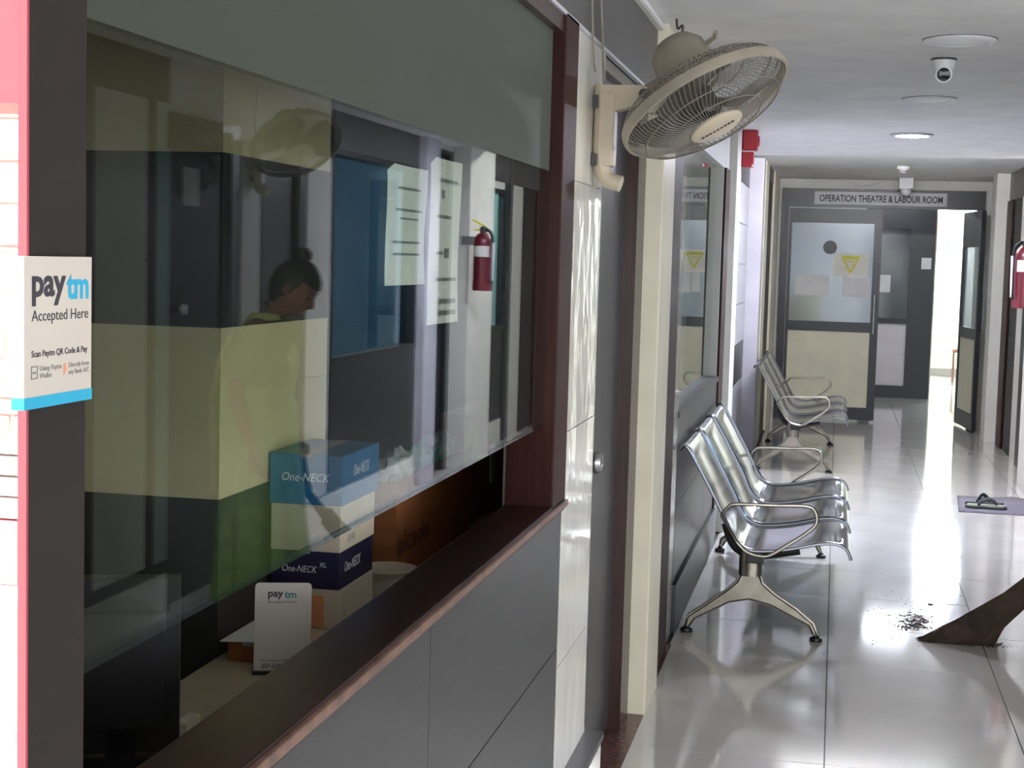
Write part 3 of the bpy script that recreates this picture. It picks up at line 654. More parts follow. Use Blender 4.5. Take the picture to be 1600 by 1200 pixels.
# small parcel, papers and monitor
sp = carton_box('small_parcel', 'small brown parcel with white paper on it behind the payment stand', -1.02, -.945, 2.50, 2.62, DZ, .815, 'carton')
MB().extr([(-1.03, 2.49, .816), (-.935, 2.50, .818), (-.94, 2.63, .83), (-1.02, 2.62, .822)], (0, 0, .0015)).build('loose_paper', 'paper', sp)
sm = carton_box('small_box', 'tiny white box beside the black monitor at the window sill', -.94, -.885, 2.02, 2.07, DZ, .822, 'box_white')
box('grey_label', 'grey_ink', sm, -.8855, -.8845, 2.03, 2.055, .798, .804)
mo = thing('computer_monitor', 'black computer monitor standing at the near end of the desk', 'monitor', (-.97, 1.93, DZ))
ma_ = Vector((-.882, 1.99, 0)); md = Vector((-.93, -.37, 0)).normalized(); mn = Vector((.37, -.93, 0))
def mp(s, o): return ma_ + md * s + mn * o
def slab(s0, s1, o0, o1, z0, z1, name, m, par=mo):
    return MB().prism([(p.x, p.y) for p in (mp(s0, o0), mp(s0, o1), mp(s1, o1), mp(s1, o0))], z0, z1).build(name, m, par)
slab(0, .16, 0, .03, DZ + .02, 1.045, 'screen_housing', 'black_plastic'); slab(.02, .14, .03, .05, .84, 1.0, 'rear_bulge', 'black_plastic'); slab(.06, .10, -.01, .03, DZ + .008, .9, 'stem', 'black_plastic'); slab(.02, .14, -.03, .06, DZ, DZ + .01, 'foot', 'black_plastic'); slab(.008, .15, -.003, 0, .82, 1.03, 'screen', 'lens_black')
# notices stuck inside the glass
def notice(label, y0, y1, z0, z1, rows):
    t = thing('paper_notice', label, 'notice', (GX, (y0 + y1) / 2, z0), 'paper notices stuck inside the counter glass')
    n = 10; ring = []
    for j in range(n + 1):
        f = j / n; z = z0 + (z1 - z0) * f
        ring.append([(GX - .0075 - .002 * math.sin(f * 5 + i), y0 + (y1 - y0) * i / 6 + .006 * math.sin(f * 4) * (i == 0), z + (-.012 if j == n and i == 0 else 0)) for i in range(7)])
    MB().loft(ring, closed=False).build('sheet', 'paper', t)
    for (a, b, c, h) in rows: box('print_line', 'ink_grey', t, GX - .0052, GX - .0046, y0 + a * (y1 - y0), y0 + b * (y1 - y0), z0 + c * (z1 - z0), z0 + (c + h) * (z1 - z0))
notice('left paper notice stuck inside the counter glass', 2.10, 2.315, 1.455, 1.63, [(.25, .8, .80, .02), (.2, .85, .62, .02), (.3, .75, .55, .015), (.15, .8, .35, .02), (.15, .8, .25, .02)])
notice('right longer paper notice stuck inside the counter glass', 2.335, 2.535, 1.39, 1.655, [(.3, .85, .86, .02), (.35, .42, .76, .05), (.2, .65, .64, .02), (.2, .4, .42, .02), (.45, .6, .40, .06), (.2, .85, .26, .02), (.35, .85, .12, .03), (.35, .85, .05, .03)])

# ------------------------------------------------------------------ wall fans
def wall_fan(label, group, loc, rz, yaw, pitch):
    """base at the wall; local +x is out of the wall, z up; yaw turns the head about z, pitch tips it down"""
    t = thing('wall_fan', label, 'fan', (0, 0, 0), group)
    # bracket
    b = MB()
    prof = spline([(.014, 0, .085), (.018, 0, .03), (.018, 0, -.08), (.03, 0, -.135), (.07, 0, -.152)], 6)
    b.tube(prof, [(.03, .020)] * len(prof), 12, flat=(0, 1, 0)); b.build('bracket', 'fan_cream', t)
    MB().extr([(.02, -.026, .02), (.02, -.026, .085), (.115, -.026, .085), (.140, -.026, .078), (.145, -.026, .058), (.125, -.026, .042), (.06, -.026, .025)], (0, .052, 0)).build('arm', 'fan_cream', t)
    MB().box(.012, .052, -.029, .029, -.11, .07, bev=.006).build('bracket_cover', 'fan_cream', t)
    MB().lathe([(.012, 0), (.012, .006)], 16, Matrix.Translation((.122, -.026, .064)) @ Matrix.Rotation(R(90), 4, 'X')).build('pivot_bolt', 'dark_grey', t)
    box('wall_plate', 'dark_grey', t, -.001, .012, -.035, .035, .03, .06); box('wall_plate', 'dark_grey', t, -.001, .012, -.035, .035, -.11, -.08)
    # head
    ax = Vector((math.cos(pitch) * math.cos(yaw), math.cos(pitch) * math.sin(yaw), -math.sin(pitch)))
    side = ax.cross(Vector((0, 0, 1))).normalized(); upv = side.cross(ax)
    piv = Vector((.122, 0, .064)); cen = piv + ax * .11 + upv * .125
    M = Matrix((side, upv, ax)).transposed().to_4x4(); M.translation = cen      # local z = axis (front)
    MB().lathe([(.012, -.185), (.045, -.175), (.066, -.15), (.074, -.10), (.072, -.06), (.06, -.045), (.02, -.04)], 24, M).build('motor_housing', 'fan_grey', t)
    MB().tube([M @ Vector((0, .075, -.12)), M @ Vector((.0, .10, -.12)), M @ Vector((.01, .11, -.125))], .006, 8).build('oscillation_knob', 'fan_grey', t)
    MB().tube([piv, M @ Vector((0, -.05, -.10))], .022, 12).build('neck', 'fan_grey', t)
    Rr = .207; BA = R(108)
    MB().lathe([(Rr - .002, -.012), (Rr + .004, -.012), (Rr + .006, 0), (Rr + .004, .012), (Rr - .002, .012)], 64, M, close=False).build('rim_band', 'fan_rim', t)
    def ringp(r, z, n=64): return [M @ Vector((r * math.cos(2 * math.pi * k / n), r * math.sin(2 * math.pi * k / n), z)) for k in range(n)]
    g = MB()
    fprof = [(.048, .062), (.10, .060), (.15, .052), (.185, .034), (.203, .010)]
    for k in range(96):
        a = 2 * math.pi * k / 96; tw = .35
        g.tube([M @ Vector((r * math.cos(a + tw * i * .15), r * math.sin(a + tw * i * .15), z)) for i, (r, z) in enumerate(fprof)], .0009, 4)
    g.tube(ringp(.12, .058), .0014, 4, True); g.tube(ringp(.172, .043), .0014, 4, True)
    g.build('front_grille', 'fan_wire', t)
    g = MB(); bprof = [(.06, -.055), (.12, -.058), (.17, -.05), (.197, -.03), (.204, -.01)]
    for k in range(80):
        a = 2 * math.pi * k / 80
        g.tube([M @ Vector((r * math.cos(a), r * math.sin(a), z)) for r, z in bprof], .0012, 4)
    g.tube(ringp(.13, -.058), .0016, 4, True); g.tube(ringp(.19, -.036), .0016, 4, True); g.tube(ringp(.2, -.02), .0016, 4, True)
    g.build('rear_grille', 'fan_wire', t)
    bd = MB().lathe([(.066, .060), (.066, .066), (.06, .070), (.02, .072), (.002, .0725)], 32, M).build('centre_badge', 'fan_cream', t)
    bx = MB()
    for i in range(9): bx.box(-.043 + i * .0098, -.043 + i * .0098 + .007, -.003, .003, .0718, .0735)
    bx.v = [tuple(M @ Matrix.Rotation(BA, 4, 'Z') @ Vector(p)) for p in bx.v]; bx.build('badge_lettering', 'ink', t)
    MB().lathe([(.004, -.045), (.032, -.03), (.034, .02), (.026, .034), (.004, .038)], 20, M).build('hub', 'fan_blade', t)
    for k in range(3):
        a0 = 2 * math.pi * k / 3 + .4; rings = []
        for i in range(9):
            f = i / 8; r = .03 + .155 * f; half = (.32 + .5 * math.sin(f * 2.2)) * (1 - .12 * f)
            rings.append([M @ Vector((r * math.cos(a0 + half * s), r * math.sin(a0 + half * s), .025 * -s * (1 - .4 * f))) for s in (-1, -.5, 0, .5, 1)])
        MB().loft(rings, closed=False).build('blade', 'fan_blade', t)
    cb = spline([(.018, .012, .08), (.012, .02, .17), (.006, -.02, .33), (.003, -.03, .42)], 6)
    MB().tube(cb, .003, 6).build('power_cord', 'fan_grey', t)
    t.location = loc; t.rotation_euler = (0, 0, rz)
    return t
wall_fan('dusty cream wall fan on the glossy tiled strip beside the counter window', 'wall fans', (-.598, 3.76, 1.838), 0, R(-24), R(58))
wall_fan('cream wall fan on the right wall, mirrored in the counter glass', 'wall fans', (1.418, 6.74, 1.92), R(180), R(42), R(50))
pc_ = thing('pull_cord', 'thin grey cords hanging from the fascia above the fan bracket', 'cord', (-.59, 3.72, 2.03))
MB().tube(spline([(-.592, 3.60, 2.23), (-.590, 3.62, 2.08), (-.588, 3.66, 1.97), (-.59, 3.70, 1.95)], 6), .0025, 6).build('cord', 'fan_grey', pc_)
hk = tag(MB().tube(spline([(-.53, 4.9, ZC), (-.525, 4.9, ZC - .03), (-.51, 4.9, ZC - .02), (-.51, 4.9, ZC - .05), (-.495, 4.9, ZC - .045)], 6), .004, 6).build('ceiling_hook', 'dark_grey'), 'small twisted wire hook on the ceiling above the fan motor', 'hook')

# ------------------------------------------------------------------ steel waiting benches
def bench(label, loc):
    t = thing('waiting_bench', label, 'bench', (-.25, 6.2, 0), 'three-seat steel waiting benches')
    prof = spline([(-.588, 0, .750), (-.578, 0, .766), (-.556, 0, .762), (-.52, 0, .705), (-.46, 0, .60), (-.40, 0, .49), (-.365, 0, .415), (-.325, 0, .375), (-.265, 0, .362), (-.15, 0, .376), (-.03, 0, .405), (.04, 0, .41), (.082, 0, .39), (.10, 0, .35)], 4)
    W = .625
    def shell(y0):
        b = MB(); rings = []
        nP = len(prof)
        for i, p in enumerate(prof):
            a = prof[max(i - 1, 0)]; c = prof[min(i + 1, nP - 1)]; tg = (c - a).normalized(); nr = Vector((-tg.z, 0, tg.x))
            row = []
            for s in range(9):
                f = s / 8; crown = -.010 * math.sin(math.pi * f) if .2 < i / nP < .85 else 0
                row.append(p + nr * crown + Vector((0, y0 + W * f, 0)))
            rings.append(row)
        b.loft(rings, closed=False)
        return b
    for k in range(3):
        y0 = 6.13 + k * .655
        s = shell(y0).build('seat_shell', 'chrome', t)
        so_ = s.modifiers.new('solid', 'SOLIDIFY'); so_.thickness = .006
        for ye in (y0, y0 + W):
            MB().tube([p + Vector((0, ye, 0)) for p in prof], .0065, 6).build('edge_roll', 'chrome_dark', s)
    box('beam', 'black_plastic', t, -.31, -.24, 6.16, 8.06, .305, .345, bev=.004)
    for yl in (6.20, 8.02):
        lg = MB().tube([(-.292, yl, .352), (-.292, yl, .25)], [(.034, .047), (.034, .047)], 20, flat=(0, 1, 0)).build('column', 'cast_alu', t)
        hb = MB()
        pr = [(-.33, .262), (-.254, .262), (-.238, .225), (-.19, .185), (-.10, .130), (-.03, .075), (-.012, .02), (-.034, .02), (-.055, .062), (-.13, .098), (-.21, .135), (-.292, .152), (-.37, .135), (-.44, .095), (-.505, .058), (-.528, .02), (-.55, .02), (-.54, .07), (-.46, .13), (-.39, .185), (-.346, .225)]
        cs = sum((Vector((x, 0, z)) for x, z in pr), Vector()) / len(pr)
        n = len(pr)
        outl = [Vector((x, yl, z)) for x, z in pr]
        inn = []
        for i in range(n):
            e = (outl[(i + 1) % n] - outl[i - 1]).normalized(); nn = Vector((-e.z, 0, e.x)); inn.append(outl[i] - nn * -.007)
        # front / back bevelled faces made by a solid rounded extrusion
        bm = bmesh.new(); fv = [bm.verts.new(p - Vector((0, .024, 0))) for p in outl]; f = bm.faces.new(fv)
        ex = bmesh.ops.extrude_face_region(bm, geom=[f]); vv = [g for g in ex['geom'] if isinstance(g, bmesh.types.BMVert)]
        for v in vv: v.co.y += .048
        bmesh.ops.recalc_face_normals(bm, faces=bm.faces)
        ed = [e for e in bm.edges if len(e.link_faces) == 2 and e.calc_face_angle() > .9]
        bmesh.ops.bevel(bm, geom=ed, offset=.009, segments=3, affect='EDGES', clamp_overlap=True)
        bmesh.ops.triangulate(bm, faces=[f for f in bm.faces if len(f.verts) > 6])
        me = bpy.data.meshes.new('splayed_leg'); bm.to_mesh(me); bm.free()
        for p in me.polygons: p.use_smooth = True
        try: me.set_sharp_from_angle(angle=R(50))
        except Exception: pass
        lo = link('splayed_leg', me, 'cast_alu', t)
        for xf in (-.541, -.022):
            MB().lathe([(.024, 0), (.026, .004), (.024, .014), (.014, .018), (.010, .026)], 16, Matrix.Translation((xf, yl, 0))).build('foot_glide', 'black_plastic', t)
        br = [Vector((x, yl + .0, z)) for x, z in ((-.40, .455), (-.375, .385), (-.335, .345), (-.265, .332), (-.15, .352), (-.10, .362))]
        MB().tube(spline(br, 4), [(.018, .016)] * 21, 8, flat=(0, 1, 0)).build('seat_bracket', 'black_plastic', t)
    for ye in (6.12, 8.085):
        arm = spline([(-.41, ye, .50), (-.385, ye, .535), (-.35, ye, .548), (-.20, ye, .552), (-.08, ye, .556), (-.045, ye, .535), (-.04, ye, .49), (-.075, ye, .45), (-.15, ye, .395), (-.215, ye, .352), (-.26, ye, .347), (-.31, ye, .362), (-.35, ye, .40)], 5)
        MB().tube(arm, .008, 8, closed=True).build('arm_rest', 'chrome_worn', t)
    t.location = Vector(t.location) + Vector(loc)
    return t
bench('polished steel three-seat waiting bench nearest the camera, by the side window', (0, 0, 0))
bench('polished steel three-seat waiting bench farther off, before the theatre doors', (.02, 5.18, 0))

# ------------------------------------------------------------------ ceiling fittings
def downlight(label, x, y, lit=False):
    t = thing('ceiling_downlight', label, 'light', (x, y, ZC), 'round recessed ceiling lights')
    MB().lathe([(.088, -.001), (.118, -.001), (.118, -.006), (.11, -.011), (.092, -.012), (.088, -.006)], 40, Matrix.Translation((x, y, ZC)), close=False).build('trim_ring', 'white_plastic', t)
    MB().lathe([(.002, -.004), (.088, -.004), (.088, -.008), (.07, -.012), (.002, -.014)], 40, Matrix.Translation((x, y, ZC))).build('diffuser', 'lamp_glow' if lit else 'white_plastic', t)
    MB().lathe([(.118, .0), (.1215, .0), (.1215, -.0015), (.118, -.0015)], 40, Matrix.Translation((x, y, ZC)), close=False).build('dark_ring', 'dark_grey', t)  # thin dark grey ring around the trim
downlight('unlit round ceiling light nearest the camera above the dome camera', .361, 5.36); downlight('unlit round ceiling light between dome camera and lit lamp', .365, 7.19)
downlight('brightly lit round ceiling light in the corridor', .377, 9.10, True); 
cc = thing('dome_camera', 'white ceiling dome camera with a black lens', 'camera', (.341, 5.84, ZC))
MB().lathe([(.046, 0), (.046, -.006), (.044, -.007)], 28, Matrix.Translation((.341, 5.84, ZC))).build('base_ring', 'dark_grey', cc)
MB().lathe([(.044, -.006), (.042, -.02), (.036, -.045), (.034, -.06), (.02, -.068), (.002, -.07)], 28, Matrix.Translation((.341, 5.84, ZC))).build('body', 'white_plastic', cc)
Ml = Matrix.Translation((.341, 5.84, ZC - .055)) @ Vector((0, -1, -.15)).to_track_quat('Z', 'Y').to_matrix().to_4x4()
MB().lathe([(.032, -.01), (.034, .02), (.03, .034), (.026, .035)], 24, Ml).build('eye_ball', 'white_plastic', cc); MB().lathe([(.024, .034), (.024, .037), (.012, .039), (.001, .0395)], 24, Ml).build('lens', 'lens_black', cc)
def detector(label, x, y, z, rod=0):
    t = thing('smoke_detector', label, 'detector', (x, y, z))
    MB().lathe([(.05, 0), (.05, -.02), (.03, -.03), (.03, -.05), (.002, -.055)], 20, Matrix.Translation((x, y, z))).build('body', 'white_plastic', t)
    MB().lathe([(.031, -.036), (.032, -.04), (.031, -.044)], 20, Matrix.Translation((x, y, z)), close=False).build('sensor_slot', 'dark_grey', t)
detector('small white smoke detector on the far ceiling', .49, 13.2, ZF)
em = thing('motion_sensor', 'white square sensor hanging in front of the theatre sign', 'sensor', (.58, 14.9, ZF))
box('mount', 'white_plastic', em, .52, .65, 14.84, 14.96, ZF - .1, ZF, bev=.006); MB().lathe([(.045, 0), (.05, -.02), (.045, -.04), (.03, -.055), (.002, -.06)], 20, Matrix.Translation((.585, 14.9, ZF - .1))).build('dome', 'white_plastic', em)
MB().tube(spline([(-.5, 15.26, 2.335), (-.2, 15.26, 2.315), (.05, 15.25, 2.33), (.2, 15.25, 2.28), (.4, 15.2, 2.33)], 6), .006, 6).build('loose_cable', 'white_plastic', em)
# red alarm units on the pilaster
al = thing('fire_alarm_sounder', 'red fire alarm sounder high on the white pilaster', 'alarm', (-.53, 8.95, 2.18))
MB().box(-.565, -.478, 8.90, 9.0, 2.145, ZC - .001, bev=.008).build('body', 'red_plastic', al); MB().lathe([(.03, 0), (.03, .006), (.02, .01)], 20, Matrix.Translation((-.478, 8.95, 2.2)) @ Matrix.Rotation(R(90), 4, 'Y')).build('horn', 'red_plastic', al)
am = thing('manual_call_point', 'smaller red call point box below the alarm sounder', 'alarm', (-.53, 8.95, 2.05))
MB().box(-.565, -.498, 8.90, 8.99, 2.05, 2.138, bev=.006).build('body', 'red_plastic', am); box('clear_tab', 'white_plastic', am, -.505, -.494, 8.897, 8.901, 2.05, 2.065); box('base_plate', 'white_plastic', am, -.567, -.499, 8.896, 8.90, 2.136, 2.142)

# ------------------------------------------------------------------ fire extinguisher
ex = thing('fire_extinguisher', 'red fire extinguisher hanging on the white column at right', 'extinguisher', (1.215, 10.78, 1.26))
EX = Matrix.Translation((1.215, 10.64, 1.27))
MB().lathe([(.05, 0), (.064, .01), (.068, .03), (.068, .33), (.062, .36), (.045, .385), (.022, .395), (.018, .40)], 28, EX).build('cylinder', 'red_ext', ex)
MB().lathe([(.07, -.005), (.072, .03), (.069, .07)], 28, EX, close=False).build('base_skirt', 'red_ext', ex)
MB().lathe([(.02, .395), (.026, .40), (.026, .43), (.016, .44)], 16, EX).build('valve', 'dark_grey', ex)
MB().extr([(1.20, 10.63, 1.70), (1.20, 10.63, 1.715), (1.29, 10.63, 1.76), (1.295, 10.63, 1.75)], (.0, .02, 0)).box(1.2, 1.28, 10.63, 10.65, 1.68, 1.69).build('squeeze_handle', 'yellow', ex)
MB().tube(spline([(1.19, 10.63, 1.69), (1.15, 10.60, 1.66), (1.135, 10.59, 1.58), (1.135, 10.59, 1.40), (1.14, 10.59, 1.32)], 6), .011, 8).build('hose', 'black_plastic', ex)
MB().tube([(1.132, 10.585, 1.335), (1.128, 10.58, 1.60)], [.006, .009], 8).build('nozzle_tube', 'white_plastic', ex)
lb = []
for z in (1.50, 1.575): lb.append([(1.215 + .0688 * math.sin(R(a)), 10.64 - .0688 * math.cos(R(a)), z) for a in range(-50, 51, 10)])
MB().loft(lb, closed=False).build('paper_label', 'paper', ex)
lb = []
for z in (1.33, 1.49): lb.append([(1.215 + .0686 * math.sin(R(a)), 10.64 - .0686 * math.cos(R(a)), z) for a in range(-40, 41, 10)])
MB().loft(lb, closed=False).build('red_label', 'red_ext', ex)
box('hanger', 'steel', ex, 1.20, 1.23, 10.66, 10.722, 1.60, 1.62); box('hanger', 'steel', ex, 1.20, 1.39, 10.712, 10.7215, 1.58, 1.64)
ex.location = Vector(ex.location) + Vector((-.035, -.19, 0))

# ------------------------------------------------------------------ floor mat and slipper
fm = thing('floor_mat', 'grey doormat on the floor before the narrow black door', 'mat', (1.05, 10.2, 0))
rings = []
for j in range(5):
    y = 9.86 + .68 * j / 4; rings.append([(.80 + .46 * i / 12 + .06 * (y - 9.86), y, .007 + (.012 * max(0, 1 - abs(i - 9) / 3) if j == 4 else 0)) for i in range(13)])
mt = MB().loft(rings, closed=False).build('woven_pile', 'mat_grey', fm); sm_ = mt.modifiers.new('s', 'SOLIDIFY'); sm_.thickness = .008; sm_.offset = -1 + .0
sp_ = thing('slipper', 'grey flip-flop slipper lying on the doormat', 'slipper', (.98, 10.02, .008))
def sole(sc_, z0, z1):
    pts = [(-.125, -.005), (-.11, -.03), (-.06, -.036), (0, -.03), (.06, -.04), (.11, -.038), (.13, -.01), (.125, .02), (.09, .042), (.03, .038), (-.05, .034), (-.11, .028)]
    return MB().prism([(.975 + x * sc_, 10.02 + y * sc_) for x, y in pts], z0, z1)
sole(1.0, .010, .022).build('sole', 'slipper_dark', sp_); sole(.94, .022, .032).build('footbed', 'slipper_top', sp_)
for s in (-1, 1):
    MB().tube(spline([(.975 + .07, 10.02, .034), (.975 + .03, 10.02 + .02 * s, .066), (.975 - .02, 10.02 + .036 * s, .060), (.975 - .05, 10.02 + .034 * s, .03)], 5), [(.010, .004)] * 16, 8).build('strap', 'slipper_dark', sp_)
s2 = thing('slipper', 'dark rubber slipper lying just behind the grey one', 'slipper', (.95, 10.16, .008))
MB().prism([(.86 + x, 10.15 + y) for x, y in ((0, 0), (.10, -.02), (.22, -.01), (.24, .03), (.2, .06), (.05, .05))], .010, .026).build('sole', 'slipper_dark', s2)
MB().tube(spline([(.93, 10.14, .026), (.97, 10.17, .075), (1.02, 10.19, .026)], 6), [(.012, .004)] * 13, 8).build('strap', 'slipper_dark', s2)

# ------------------------------------------------------------------ sweeping woman (right of the frame, mirrored in the counter glass) and her broom
def skin_mesh(name, verts, edges, rad, root, sub=2):
    me = bpy.data.meshes.new(name); me.from_pydata(verts, edges, []); o = bpy.data.objects.new(name, me); C.objects.link(o)
    sk = o.modifiers.new('skin', 'SKIN'); sk.use_smooth_shade = True
    for i, r in enumerate(rad):
        d_ = me.skin_vertices[0].data[i]; d_.radius = r if isinstance(r, tuple) else (r, r); d_.use_root = (i == root); d_.use_loose = False
    s = o.modifiers.new('sub', 'SUBSURF'); s.levels = sub; s.render_levels = sub
    return o
PX, PY = 1.07, 6.0
V = []; E_ = []; RD = []
def jv(p, r, par=None):
    V.append(p); RD.append(r)
    if par is not None: E_.append((par, len(V) - 1))
    return len(V) - 1
pel = jv((PX + .03, PY, .84), (.13, .12)); wst = jv((PX + .03, PY, .97), (.115, .10), pel); chs = jv((PX - .01, PY, 1.10), (.13, .11), wst); utr = jv((PX - .04, PY, 1.19), (.10, .075), chs)
nk = jv((PX - .075, PY, 1.255), .048, utr); hd = jv((PX - .10, PY, 1.30), .05, nk)
for s, el, wr_, hn in ((1, (PX + .02, PY + .245, .93), (PX, PY + .288, .655), (PX - .075, PY + .29, .63)), (-1, (PX + .03, PY - .235, .94), (PX - .05, PY - .25, .71), (PX - .08, PY - .24, .65))):
    a = jv((PX - .03, PY + .14 * s, 1.165), .056, utr); a = jv((PX - .005, PY + .18 * s, 1.09), .046, a); a = jv(el, .036, a); m_ = jv(((el[0] + wr_[0]) / 2, (el[1] + wr_[1]) / 2, (el[2] + wr_[2]) / 2), .033, a); jv(wr_, .024, m_)
for s in (1, -1):
    a = jv((PX + .03, PY + .085 * s, .76), .088, pel); a = jv((PX - .01, PY + .09 * s, .45), .058, a); a = jv((PX + .02, PY + .09 * s, .28), .05, a); a = jv((PX + .03, PY + .09 * s, .09), .034, a); a = jv((PX + .01, PY + .09 * s, .04), .034, a); jv((PX - .13, PY + .10 * s, .024), (.036, .022), a)
bo = skin_mesh('body_core', V, E_, RD, 0)
parts = [bo]
# head: shaped sphere with nose, brow, chin and ears; looks down to the left
hq = Matrix.Translation((PX - .135, PY, 1.355)) @ Matrix.Rotation(R(-38), 4, 'Y') @ Matrix.Rotation(R(180), 4, 'Z')   # local +x forward
bm = bmesh.new(); bmesh.ops.create_uvsphere(bm, u_segments=40, v_segments=32, radius=1)
for v in bm.verts:
    x, y, z = v.co; fx = max(0, x)
    X = x * .094; Y_ = y * .074; Z = z * .112
    if z < 0: Y_ *= 1 + .28 * z; X += .012 * fx * -z
    if x < 0: X *= 1.06
    X += .022 * math.exp(-((y / .16) ** 2 + ((z + .18) / .16) ** 2)) * fx + .008 * math.exp(-((y / .10) ** 2 + ((z + .02) / .18) ** 2)) * fx
    X -= .010 * math.exp(-(((abs(y) - .36) / .16) ** 2 + ((z - .04) / .10) ** 2)) * fx
    X += .008 * math.exp(-((y / .30) ** 2 + ((z + .50) / .07) ** 2)) * fx - .006 * math.exp(-((y / .3) ** 2 + ((z + .59) / .04) ** 2)) * fx + .010 * math.exp(-((y / .25) ** 2 + ((z + .78) / .12) ** 2)) * fx
    v.co = hq @ Vector((X, Y_, Z))
for s in (1, -1):
    g = bmesh.ops.create_uvsphere(bm, u_segments=12, v_segments=8, radius=1)['verts']
    for v in g: v.co = hq @ Vector((v.co.x * .018 - .004, s * .074 + v.co.y * .009, v.co.z * .031 - .006))
me = bpy.data.meshes.new('head'); bm.to_mesh(me); bm.free(); ho = bpy.data.objects.new('head_tmp', me); C.objects.link(ho); parts.append(ho)
# hands
BH = Vector((PX - .10, PY + .305, .565)); BD = Vector((.70, .02, .62)).normalized()     # broom handle point and direction
def hand(w, palm, fdir, nrm_, grip, side):
    fdir = Vector(fdir).normalized(); nrm_ = Vector(nrm_); nrm_ = (nrm_ - fdir * nrm_.dot(fdir)).normalized(); lat = fdir.cross(nrm_)
    hv = []; he = []; hr = []
    def q(p, r, par=None):
        hv.append(tuple(p)); hr.append(r)
        if par is not None: he.append((par, len(hv) - 1))
        return len(hv) - 1
    w = Vector(w); a = q(w, .022); b = q(w + fdir * .035, (.03, .016), a); c = q(w + fdir * .075, (.034, .015), b)
    objs = [skin_mesh('palm_tmp', hv, he, hr, 0, 2)]
    for i, ln in enumerate((.062, .072, .068, .054)):
        hv = []; he = []; hr = []; o0 = w + fdir * .066 + lat * ((i - 1.5) * .0185); p = None; cur = o0; dcur = fdir.copy()
        for k in range(4):
            p = q(cur, .0088 - .0008 * k, p); dcur = (dcur * math.cos(grip) - nrm_ * math.sin(grip)).normalized(); cur = cur + dcur * ln / 2.6
        objs.append(skin_mesh('finger_tmp', hv, he, hr, 0, 2))
    hv = []; he = []; hr = []; cur = w + fdir * .03 + lat * (-.026 * side); dcur = (fdir * .7 - lat * .7 * side - nrm_ * .25).normalized(); p = None
    for k in range(4):
        p = q(cur, .0105 - .001 * k, p); cur = cur + dcur * .024; dcur = (dcur * .85 - nrm_ * grip * .45 + fdir * .3).normalized()
    objs.append(skin_mesh('thumb_tmp', hv, he, hr, 0, 2))
    return objs
parts += hand((PX, PY + .288, .655), None, (-1, .0, -.2), (0, -1, 0), R(64), 1)
parts += hand((PX - .05, PY - .25, .71), None, (-.35, .05, -1), (.8, .25, -.2), R(16), -1)
dg = bpy.context.evaluated_depsgraph_get(); bm = bmesh.new()
for o in parts:
    me = bpy.data.meshes.new_from_object(o.evaluated_get(dg)); bm.from_mesh(me)
me = bpy.data.meshes.new('person'); bm.to_mesh(me); bm.free()
for o in parts: bpy.data.objects.remove(o)
tmp = bpy.data.objects.new('tmp', me); C.objects.link(tmp); rmod = tmp.modifiers.new('r', 'REMESH'); rmod.mode = 'VOXEL'; rmod.voxel_size = .0055; rmod.use_smooth_shade = True
smo = tmp.modifiers.new('s', 'SMOOTH'); smo.factor = .4; smo.iterations = 3
dg = bpy.context.evaluated_depsgraph_get(); me = bpy.data.meshes.new_from_object(tmp.evaluated_get(dg)); bpy.data.objects.remove(tmp); me.materials.clear()
pe = tag(link('person', me, 'skin'), 'woman in a green and yellow sari bending to sweep, seen mirrored in the glass', 'person')
def ell(cx_, cy_, z, rx, ry, n=48, amp=0, fr=12, ph=0, tilt=0):
    return [Vector((cx_ + rx * math.cos(2 * math.pi * k / n) * (1 + amp * math.sin(fr * 2 * math.pi * k / n + ph)), cy_ + ry * math.sin(2 * math.pi * k / n) * (1 + amp * math.sin(fr * 2 * math.pi * k / n + ph)), z + tilt * math.cos(2 * math.pi * k / n))) for k in range(n)]
sk = MB().loft([ell(PX + .03, PY, .96, .135, .165, amp=.01), ell(PX + .03, PY, .86, .165, .19, amp=.015), ell(PX + .02, PY, .72, .165, .19, amp=.025), ell(PX, PY, .45, .17, .20, amp=.05), ell(PX - .01, PY, .2, .185, .215, amp=.07), ell(PX - .01, PY, .05, .20, .225, amp=.08)], cap=False).build('sari_skirt', 'sari', pe)
MB().loft([ell(PX + .03, PY, .93, .138, .168), ell(PX + .025, PY, 1.0, .142, .165, tilt=-.01), ell(PX - .0, PY, 1.10, .150, .178, tilt=-.02), ell(PX - .025, PY, 1.17, .132, .19, tilt=-.015), ell(PX - .05, PY, 1.215, .09, .125, tilt=-.01), ell(PX - .065, PY, 1.238, .06, .065)], cap=False).build('blouse', 'blouse', pe)
for s in (1, -1):
    a = Vector((PX - .03, PY + .13 * s, 1.17)); b = Vector((PX + .0, PY + .19 * s, 1.08)); c = Vector((PX + .015, PY + .225 * s, .98))
    MB().tube(spline([a, b, c], 6), [.068] * 4 + [.064] * 5 + [.058] * 4, 18).build('sleeve', 'blouse', pe)
dr = []
for i in range(13):      # drape: from the left hip across the chest over the left shoulder and down the back
    f = i / 12; ang = R(150 + 215 * f) ; 
    z = .93 + .32 * math.sin(f * math.pi * .80) ; rx = .150 - .025 * math.sin(f * math.pi) ; ry = .175 - .015 * math.sin(f * math.pi)
    row = []
    for j in range(7):
        g = j / 6 - .5; zz_ = z + g * .17
        k = max(.55, 1 - max(0, zz_ - 1.12) * 2.6)
        row.append(Vector((PX + .03 - max(0, zz_ - .95) * .26 + rx * k * 1.04 * math.cos(ang + g * .5) , PY + ry * k * 1.04 * math.sin(ang + g * .5), min(zz_, 1.245) + .004 * math.sin(j * 2.1 + i))))
    dr.append(row)
